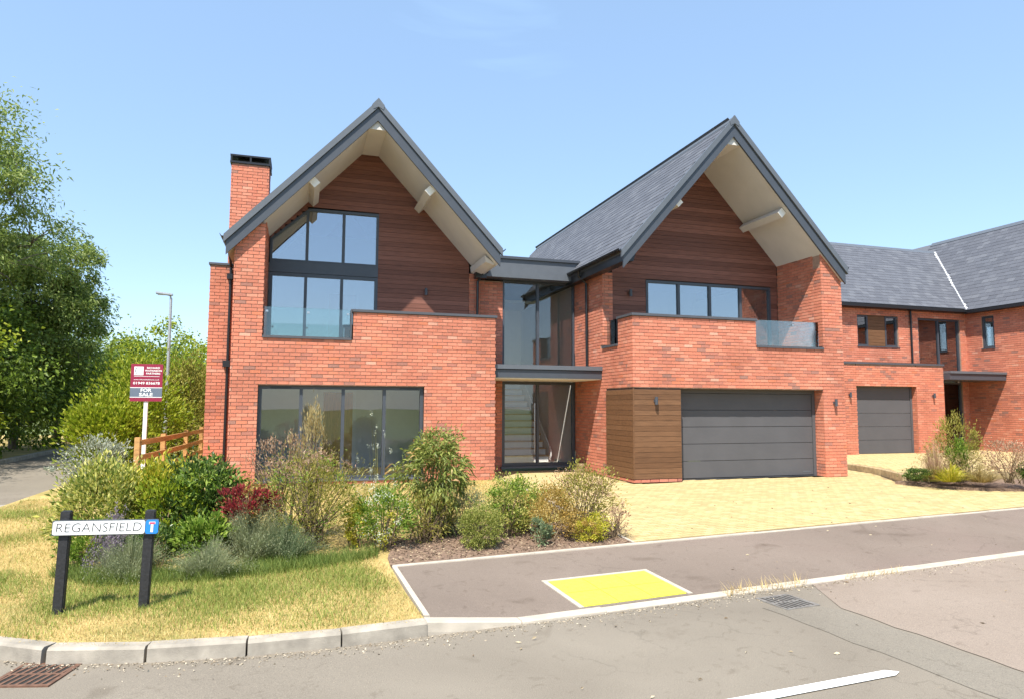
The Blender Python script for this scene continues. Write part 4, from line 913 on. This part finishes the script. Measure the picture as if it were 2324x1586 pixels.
# the planted front border, left to right
SH = shrub
SH('silver_shrub', 'silvery white-leaved shrub behind the yellow shrub by the lane', (-3.55, 14.2), .5, 1.0, 2600, 40, (.06, .03), leafmat('silver leaves', [(0, (.16, .19, .12)), (.6, (.34, .37, .28)), (1, (.6, .62, .5))]), 81)
SH('variegated_shrub', 'cream and green variegated shrub behind the left sign post', (-2.22, 9.55), .46, .98, 5200, 70, (.075, .03), L_var, 82, tight=.4)
SH('yellow_shrub', 'bright yellow-green shrub directly above the street name plate', (-1.78, 9.95), .46, 1.0, 4600, 60, (.095, .036), L_yel, 83, tight=.38, extra=[('inner_leaves', L_fres, 2500, 40, (.09, .04), .0, 183)])
SH('laurel', 'glossy dark green laurel right of the street name plate', (-1.16, 9.6), .48, 1.02, 5200, 70, (.085, .036), L_laurel, 84, tight=.38, extra=[('young_leaves', L_fres, 1300, 36, (.085, .033), .4, 184)])
SH('lime_shrub', 'lime green leafy shrub between the yellow shrub and the laurel', (-1.5, 9.35), .36, .84, 3000, 44, (.075, .032), L_lime, 284, tight=.4)
SH('fresh_shrub', 'low fresh green plant at the foot of the variegated shrub', (-2.22, 8.85), .26, .52, 1500, 30, (.06, .024), L_fres, 85, tight=.4)
SH('leafy_weed', 'light green leafy plant below the blue sign square', (-1.02, 8.75), .26, .5, 1500, 30, (.08, .034), L_fres, 86, tight=.4)
SH('leafy_weed', 'dark leafy plant low between the sign posts', (-1.55, 8.80), .3, .46, 1900, 34, (.05, .022), L_laurel, 87, tight=.4)
spikes('lavender', 'grey lavender clump seen between the two sign posts', (-1.70, 8.38), 2200, .36, .36, .0035, L_lav, 88, (L_lav, .022, .008, 2600), bend=.3)
spikes('seed_head_plant', 'purple-grey seed heads behind the left sign post', (-1.92, 8.62), 500, .52, .2, .004, L_purp, 89, (L_purp, .03, .014, 2200), bend=.2)
spikes('lavender', 'lavender mound nearest the right sign post', (-.90, 8.22), 2000, .32, .34, .0035, L_lav, 90, (L_lav, .02, .008, 2200), bend=.3)
spikes('lavender', 'blue-grey lavender mound below the red-leaved shrub', (-.52, 8.85), 3000, .54, .42, .004, L_lav, 91, (L_lav, .024, .009, 3600), bend=.35)
spikes('lavender', 'darker lavender mound left of the tall wispy shrub', (-.12, 8.75), 2200, .40, .36, .0035, L_blue, 92, (L_lav, .02, .008, 1800), bend=.35)
SH('red_nandina', 'red-leaved nandina in the middle of the border', (-.62, 9.1), .30, .78, 2300, 34, (.07, .021), L_red, 93, z0=.5, droop=.15, extra=[('pale_leaves', L_orange, 400, 14, (.07, .02), .3, 193)])
SH('wispy_shrub', 'tall wispy olive shrub with bare stems before the large window', (.12, 9.2), .60, 1.2, 5200, 110, (.06, .012), L_olive, 94, stems=60, tight=.34, z0=.1, extra=[('lower_leaves', L_fres, 1500, 40, (.055, .016), .0, 194), ('dry_tips', L_pink, 900, 50, (.05, .011), .75, 195)])
SH('feathery_shrub', 'tall feathery straw-coloured shrub rising in front of the window', (.16, 9.75), .28, 1.70, 1300, 44, (.085, .010), L_straw, 95, stems=26, z0=.35, up=.1, tight=.3, taper=.5)
SH('twiggy_shrub', 'pinkish twiggy shrub in front of the window left side', (-.22, 9.85), .42, 1.40, 1000, 44, (.05, .012), L_pink, 96, stems=40, z0=.5, tight=.26)
SH('small_yellow_shrub', 'small bright yellow shrub in the centre of the border', (.76, 9.15), .15, .60, 1300, 18, (.042, .02), L_yel, 97)
SH('white_flower_shrub', 'green shrub dotted with small white flowers', (1.08, 9.0), .33, .74, 3000, 50, (.048, .021), L_fres, 98, tight=.38, extra=[('flowers', L_flow, 900, 60, (.022, .016), .1, 198), ('yellow_leaves', L_yel, 350, 10, (.045, .02), .0, 199)])
spikes('airy_stems', 'thin airy stems with pale seed heads in front of the window right side', (1.05, 9.45), 34, 1.32, .34, .006, L_olive, 99, (L_flow, .018, .011, 380), bend=.2)
SH('weeping_shrub', 'large shrub with long drooping leaves below the brick pier', (1.86, 9.6), .62, 1.46, 4000, 120, (.115, .024), leafmat('drooping leaves', [(0, (.12, .155, .03)), (.5, (.22, .265, .055)), (.9, (.36, .38, .10)), (1, (.50, .27, .11))]), 100, stems=50, droop=.8, up=.1, z0=.30, tight=.24, stemmat=M_stemg, fold=.15, taper=.62)
SH('fine_weed', 'pale wispy growth under the large drooping shrub', (1.72, 9.3), .40, .62, 1700, 50, (.07, .011), L_olive, 101, stems=40, tight=.36, z0=0)
SH('fine_shrub', 'fine-leaved grey green shrub right of the drooping shrub', (2.38, 9.6), .32, .60, 2200, 36, (.05, .012), L_lav, 102, tight=.4)
SH('box_ball', 'round clipped variegated ball at the pavement edge', (2.30, 8.78), .275, .54, 8000, 420, (.026, .014), L_box, 103, z0=.0, tight=.13, stems=6)
SH('gold_shrub', 'yellow-green small-leaved shrub behind the clipped ball', (2.86, 9.3), .38, .74, 3600, 60, (.038, .018), L_var, 104, tight=.38, extra=[('green_leaves', L_fres, 1100, 26, (.045, .02), .3, 204)])
SH('green_shrub', 'leafy green shrub rising behind the gold one', (3.15, 9.7), .36, .70, 1700, 44, (.055, .025), L_fres, 105, stems=20, tight=.36)
SH('orange_shrub', 'orange-tinted spirea in the right half of the border', (3.38, 9.05), .33, .70, 4400, 60, (.034, .017), L_orange, 106, tight=.38)
SH('blue_weed', 'blue-green leafy weed between gold and orange shrubs', (3.12, 8.75), .14, .34, 600, 18, (.05, .024), L_blue, 107)
SH('twiggy_green_shrub', 'wide olive shrub with reddish twigs beside the driveway', (3.98, 9.3), .50, .92, 3900, 90, (.044, .018), L_olive, 108, stems=46, tight=.3, extra=[('red_tips', L_pink, 700, 50, (.04, .015), .5, 208)])
SH('low_gold_shrub', 'low golden shrub spilling onto the pavement edging', (3.92, 8.82), .25, .34, 2500, 40, (.03, .016), L_yel, 109, z0=0, extra=[('amber_leaves', L_orange, 900, 20, (.03, .015), .0, 209)])
SH('dry_sprig', 'sparse dry sprigs at the driveway corner of the border', (4.30, 8.95), .22, .45, 420, 24, (.042, .018), L_pink, 110, stems=20)
GB = 'plants in the neighbouring bed'
SH('olive_bush', 'tall olive bush in front of the neighbouring porch', (14.75, 12.3), .48, 1.42, 3200, 50, (.08, .018), L_olive, 120, ground=.06, group=GB, stems=26, tight=.3)
SH('green_stem_bush', 'green leafy plant below the tall olive bush', (14.45, 12.0), .22, .85, 1000, 18, (.07, .03), L_fres, 121, ground=.06, group=GB)
spikes('dry_grass_clump', 'pinkish dry grass clump before the neighbouring garage', (13.75, 12.0), 420, .75, .45, .008, L_pink, 122, (L_straw, .05, .014, 500), ground=.06, group=GB)
SH('low_green_shrub', 'low dark green mat at the left end of the neighbouring bed', (13.35, 12.1), .32, .26, 1900, 26, (.05, .022), L_laurel, 123, ground=.04, group=GB, z0=0)
spikes('golden_grass', 'golden grass clump at the front of the neighbouring bed', (13.72, 11.62), 700, .34, .42, .012, L_yel, 124, ground=.05, group=GB, bend=.8)
spikes('golden_grass', 'paler golden grass right of the first clump', (14.3, 11.35), 600, .32, .42, .012, L_straw, 125, ground=.05, group=GB, bend=.8)
SH('straw_shrub', 'straw-coloured airy shrub between the golden grasses', (14.35, 11.75), .36, .62, 1200, 30, (.06, .015), L_straw, 126, ground=.06, group=GB, stems=20)
SH('edge_shrub', 'dry pinkish shrub at the right edge of the picture', (14.95, 11.2), .42, .85, 1800, 40, (.055, .022), L_pink, 127, ground=.06, group=GB, stems=22)
SH('edge_dark_shrub', 'dark green shrub cut by the right edge of the picture', (15.15, 10.95), .28, .42, 1200, 20, (.06, .028), L_laurel, 128, ground=.06, group=GB)

# ------------------------------------------------------------------ grass blades on the lawn
def grass(name, label, n, poly, hmin, hmax, wid, mat, seed, keep=None, dens=None):
    rng = np.random.default_rng(seed); xs = [p[0] for p in poly]; ys = [p[1] for p in poly]; out_ = []
    px = np.array(xs); py = np.array(ys); got = 0
    while got < n:
        q = np.stack([rng.uniform(min(xs), max(xs), n), rng.uniform(min(ys), max(ys), n)], 1)
        ins = np.zeros(n, bool)
        for i in range(len(poly)):
            x1, y1 = poly[i]; x2, y2 = poly[(i+1) % len(poly)]
            c = (y1 > q[:, 1]) != (y2 > q[:, 1]); xi = (x2-x1)*(q[:, 1]-y1)/((y2-y1) if y2 != y1 else 1e-9)+x1; ins ^= c & (q[:, 0] < xi)
        q = q[ins]
        if keep is not None: q = q[keep(q, rng)]
        out_.append(q); got += len(q)
    q = np.concatenate(out_)[:n]; Z = np.array([h(a, b) for a, b in q])
    H = rng.uniform(hmin, hmax, n); a = rng.uniform(0, 2*np.pi, n); ln = rng.uniform(.2, 1.3, n)*H
    B = np.stack([q[:, 0], q[:, 1], Z-.004], 1); s = np.stack([np.cos(a+1.3), np.sin(a+1.3), 0*a], 1)*(wid*rng.uniform(.6, 1.3, n)/2)[:, None]
    T = B+np.stack([np.cos(a)*ln, np.sin(a)*ln, H], 1)
    V = np.empty((n, 3, 3)); V[:, 0] = B-s; V[:, 1] = B+s; V[:, 2] = T
    o = quads(name, V.reshape(-1, 3), 3, [(0, 1, 2)], mat); tag(o, label, 'grass', None, 'stuff'); return o
L_gstraw = leafmat('straw grass', [(0, (.42, .29, .10)), (.5, (.58, .43, .17)), (1, (.72, .57, .27))], .3, .8)
L_ggreen = leafmat('green grass', [(0, (.12, .17, .025)), (.5, (.21, .27, .045)), (1, (.38, .39, .10))], .3, .7)
FRONT = KERB[4:12]+[(1.06, 7.1), (1.04, 8.1), (.9, 8.75), (-.3, 8.6), (-2.0, 8.3), (-2.6, 9.2), (-3.0, 11), (-3.2, 14), (-4.5, 14), (-4.55, 11.8), (-4.4, 10.2), (-4.1, 9)]
def vn(q, s, seed):
    r = np.random.default_rng(seed); v = 0
    for k in range(6):
        a = r.uniform(0, 2*np.pi); w = s*r.uniform(.6, 2.2); v = v+np.sin((q[:, 0]*np.cos(a)+q[:, 1]*np.sin(a))*w+r.uniform(0, 6))
    return v/6
def kgreen(q, rng):
    d = q[:, 1]-6.3-.02*q[:, 0]**2                                   # metres behind the kerb
    g = np.clip((d-.45)/.7, 0, 1)*np.clip((q[:, 0]+2.6)/.8, .12, 1)*np.clip((1.0-q[:, 0])/.35, 0, 1)
    return rng.uniform(0, 1, len(q)) < np.clip(g*.8+vn(q, 3, 2)*.55, 0.03, 1)
grass('dry_grass', 'straw-dry grass of the verge behind the curved kerb', 52000, FRONT, .012, .045, .006, L_gstraw, 130)
grass('green_grass', 'patches of greener grass in front of the border', 52000, FRONT, .02, .075, .006, L_ggreen, 131, keep=kgreen)
BACK = [(-1.3, 10.4), (1.2, 10.2), (4.2, 10.1), (4.3, 12.8), (4.35, 14.9), (-1.3, 14.95)]
EDGE = [(-2.5, 8.5), (-1.9, 8.0), (-.9, 7.95), (.2, 8.2), (.95, 8.55), (1.0, 8.85), (.2, 8.7), (-.8, 8.45), (-1.9, 8.5), (-2.4, 8.9)]
grass('long_grass', 'longer deep green grass fringing the front of the border', 9000, EDGE, .05, .17, .006, leafmat('fringe grass', [(0, (.07, .12, .02)), (.6, (.15, .22, .04)), (1, (.30, .33, .09))], .35, .7), 136)
grass('dry_grass', 'dry lawn grass below the large window', 26000, BACK, .015, .05, .010, L_gstraw, 132)
grass('green_grass', 'thin green grass scattered through the lawn by the house', 9000, BACK, .015, .05, .010, L_ggreen, 133)
# dry weeds round the right grate and along the kerb
grass('dry_weeds', 'dry weeds growing round the worn drain grate', 260, [(4.45, 6.55), (5.6, 6.68), (5.6, 6.60), (4.45, 6.47)], .05, .16, .006, L_gstraw, 134).location.z = -.12
grass('kerb_weeds', 'tufts of dry weed along the dropped kerb', 150, [(6.2, 6.74), (7.2, 6.86), (7.2, 6.77), (6.2, 6.66)], .02, .09, .006, L_gstraw, 135).location.z = -.11
KI = [(x, y+.04) for x, y in KERB[5:12]]; KO = [(x, y-.09) for x, y in KERB[5:12]][::-1]
o = grass('straw_litter', 'dry straw blown over the top of the curved kerb', 900, KI+KO, .002, .012, .005, L_gstraw, 137); o.location.z = .006
# loose mulch and fallen leaves
rng = np.random.default_rng(140); n = 2600
q = np.stack([rng.uniform(1.1, 4.4, n), rng.uniform(8.2, 9.6, n)], 1); q = q[(q[:, 1] > 8.22+.112*(q[:, 0]-1.1))]
P = np.stack([q[:, 0], q[:, 1], np.array([h(a, b)+.014 for a, b in q])], 1); D = rnd_dirs(rng, len(P)); D[:, 2] = np.abs(D[:, 2])*.25
o = quads('bark_chips', leaf_arrays(rng, P, D, .045, .018), 4, LQ, leafmat('bark chips', [(0, (.10, .065, .045)), (.5, (.24, .17, .11)), (1, (.46, .36, .24))], .0, .9)); tag(o, 'loose bark chips strewn over the planting bed', 'bark', None, 'stuff')
n = 150; q = np.stack([rng.uniform(-1, 12, n), rng.uniform(3, 13, n)], 1)
P = np.stack([q[:, 0], q[:, 1], np.array([h(a, b)+(.012 if b > kline(a) else -.108) for a, b in q])], 1); P = P[(q[:, 0] > 4.6) | (q[:, 1] < 6.0)]; D = rnd_dirs(rng, len(P)); D[:, 2] = np.abs(D[:, 2])*.2
o = quads('fallen_leaves', leaf_arrays(rng, P, D, .05, .02), 4, LQ, leafmat('fallen leaf', [(0, (.14, .09, .05)), (1, (.5, .42, .28))], 0, .9)); tag(o, 'scattered fallen leaves on the road and driveway', 'leaves', None, 'stuff')

n = 1500; xx = rng.uniform(-2.2, 9, n); kx = np.array([p[0] for p in KERB[5:12]]+[1.95, 2.5, 8, 20]); ky = np.array([p[1] for p in KERB[5:12]]+[6.33, 6.39, kline(8), kline(20)])
yy = np.interp(xx, kx, ky)-.16-rng.exponential(.07, n); P = np.stack([xx, yy, np.array([h(a, b)-.114 for a, b in zip(xx, yy)])], 1); D = rnd_dirs(rng, n); D[:, 2] = np.abs(D[:, 2])*.3
o = quads('grit', leaf_arrays(rng, P, D, .022, .016), 4, LQ, leafmat('grit', [(0, (.20, .15, .10)), (1, (.52, .45, .34))], 0, .9)); tag(o, 'grit and straw gathered along the foot of the kerb', 'grit', None, 'stuff')

# ------------------------------------------------------------------ signs, fence, lamp
sn = thing('street_sign', (-1.68, 7.22, h(-1.68, 7.2)), 'low street name sign on two black posts on the verge', 'street sign', local=True); sn.rotation_euler = (0, .028, 0)
M_post = simple('black post', (.018, .018, .02), .6, var=.4, scale=30, bmp=.3)
for x in (-.345, .345):
    p = MB(); p.prism([(x-.042, -.03, -.3), (x+.042, -.03, -.3), (x+.042, .05, -.3), (x-.042, .05, -.3)], (0, 0, 1.2)); p.build('post', M_post, sn, .008)
def rrect(x0, x1, z0, z1, r, y, dy, mat, nm, par):
    pts = []
    for cx, cz, a0 in ((x1-r, z1-r, 0), (x0+r, z1-r, 90), (x0+r, z0+r, 180), (x1-r, z0+r, 270)):
        for k in range(5): a = math.radians(a0+k*22.5); pts.append((cx+r*math.cos(a), y, cz+r*math.sin(a)))
    return MB().prism(pts, (0, dy, 0)).build(nm, mat, par)
M_plate = simple('sign white', (.86, .86, .84), .45, var=.02); M_blue = simple('sign blue', (.02, .22, .62), .45, var=.02); M_redp = simple('sign red', (.68, .03, .12), .45, var=.02); M_ink = simple('sign black', (.02, .02, .022), .5); M_ink2 = simple('sign grey rim', (.08, .09, .10), .5)
zb_ = .695
bk = rrect(-.437, .430, zb_-.008, zb_+.128, .012, -.050, .018, M_ink2, 'backing', sn)
rrect(-.430, .315, zb_, zb_+.12, .018, -.056, .005, M_plate, 'name_plate', sn); rrect(.320, .428, zb_-.004, zb_+.124, .02, -.057, .006, M_blue, 'blue_plate', sn)
text('lettering', 'REGANSFIELD', .118, M_ink, sn, (-.058, -.0575, zb_+.060), offset=-.0028, shear=.08, width=.69)
box('no_through_bar', (.349, .402, -.0595, -.0575, zb_+.084, zb_+.106), M_plate, sn); box('red_bar', (.353, .398, -.0612, -.0597, zb_+.088, zb_+.102), M_redp, sn); box('white_stem', (.365, .386, -.0595, -.0575, zb_+.012, zb_+.083), M_plate, sn)

fs = thing('for_sale_board', (-3.02, 15.6, h(-3, 15.6)), 'maroon and grey for sale board on a white post', 'sale board', local=True)
M_mar = simple('board maroon', (.26, .012, .045), .5, var=.04); M_bgrey = simple('board grey', (.12, .15, .20), .5, var=.04)
box('post', (-.035, .035, .0, .07, -.2, 1.78), M_white, fs)
bz0, bz1 = 1.735, 2.50; bd = box('board', (-.295, .295, -.016, -.001, bz0, bz1), M_mar, fs)
hgt = bz1-bz0
box('grey_band', (-.295, .295, -.0185, -.0165, bz0+.085, bz0+.275), M_bgrey, bd)
for z in (bz0+.078, bz0+.275): box('white_rule', (-.295, .295, -.0195, -.0165, z, z+.012), M_plate, bd)
box('white_rule', (-.235, .235, -.0185, -.0165, bz0+.508, bz0+.515), M_plate, bd)
rt = Matrix.Rotation(math.pi/2, 4, 'X')
text('lettering', 'FOR', .092, M_plate, bd, (0, -.020, bz0+.225), offset=.002, width=.2); text('lettering', 'SALE', .092, M_plate, bd, (0, -.020, bz0+.135), offset=.002, width=.25)
text('lettering', '01949 836678', .072, M_plate, bd, (0, -.018, bz0+.37), offset=.001, width=.49)
text('lettering', 'www.richardwatkinson.co.uk', .036, M_plate, bd, (0, -.018, bz0+.445), width=.47)
for i, s_ in enumerate(('RICHARD', 'WATKINSON', 'PARTNERS')): text('lettering', s_, .052, M_plate, bd, (.118, -.018, bz0+.685-i*.058), offset=.001, width=(.24, .31, .26)[i])
lg = box('logo_square', (-.235, -.065, -.0185, -.0165, bz0+.535, bz0+.71), M_plate, bd)
m = MB(); ar = []
for k in range(9): a = math.radians(120+k*17); ar.append((-.135+.075*math.cos(a), -.0192, bz0+.632+.085*math.sin(a)))
m.tube(ar, [.001, .004, .006, .008, .009, .008, .006, .004, .001], 5); m.build('logo_curve', M_bgrey, bd)

fe = thing('timber_fence', (-2.8, 18, 0), 'three-rail timber fence beside the brick house', 'fence', local=False)
PF = [(-3.05, 15.2), (-2.9, 17.0), (-2.8, 19.5), (-2.75, 22), (-2.72, 25)]
for i, (x, y) in enumerate(PF): box('post', (x-.05, x+.05, y-.06, y+.06, h(x, y)-.2, h(x, y)+1.02), M_fence, fe, .006)
for (xa, ya), (xb, yb) in zip(PF, PF[1:]):
    for z in (.92, .62, .33):
        za, zbb = h(xa, ya)+z, h(xb, yb)+z; u = Vector((xb-xa, yb-ya, 0)).normalized(); w = Vector((-u.y, u.x, 0))
        a = Vector((xa, ya, za))-w*.075; b = Vector((xb, yb, zbb))-w*.075
        MB().prism([a-Vector((0, 0, .055)), a+Vector((0, 0, .055)), a+Vector((0, 0, .055))+w*.03, a-Vector((0, 0, .055))+w*.03], b-a).build('rail', M_fence, fe)

lp = thing('street_lamp', (-3.72, 22, 0), 'grey street lamp column with a flat lantern above the trees', 'street lamp', local=True)
MB().tube([(0, 0, -.3), (0, 0, 1.2), (0, 0, 1.25), (0, 0, 4.78)], [.075, .072, .05, .036], 12).build('column', M_galv, lp, smooth=False)
MB().tube([(0, 0, 4.76), (-.02, -.01, 4.86), (-.10, -.03, 4.88)], .026, 8).build('bracket', M_galv, lp)
hd = MB(); hd.prism([(.04, -.09, 4.86), (-.40, -.10, 4.90), (-.42, .08, 4.90), (.04, .08, 4.86)], (0, 0, .055)); hd = hd.build('lantern', M_galv, lp, .008); box('lamp_glass', (-.36, -.1, -.07, .05, 4.868, 4.884), M_plate, hd)
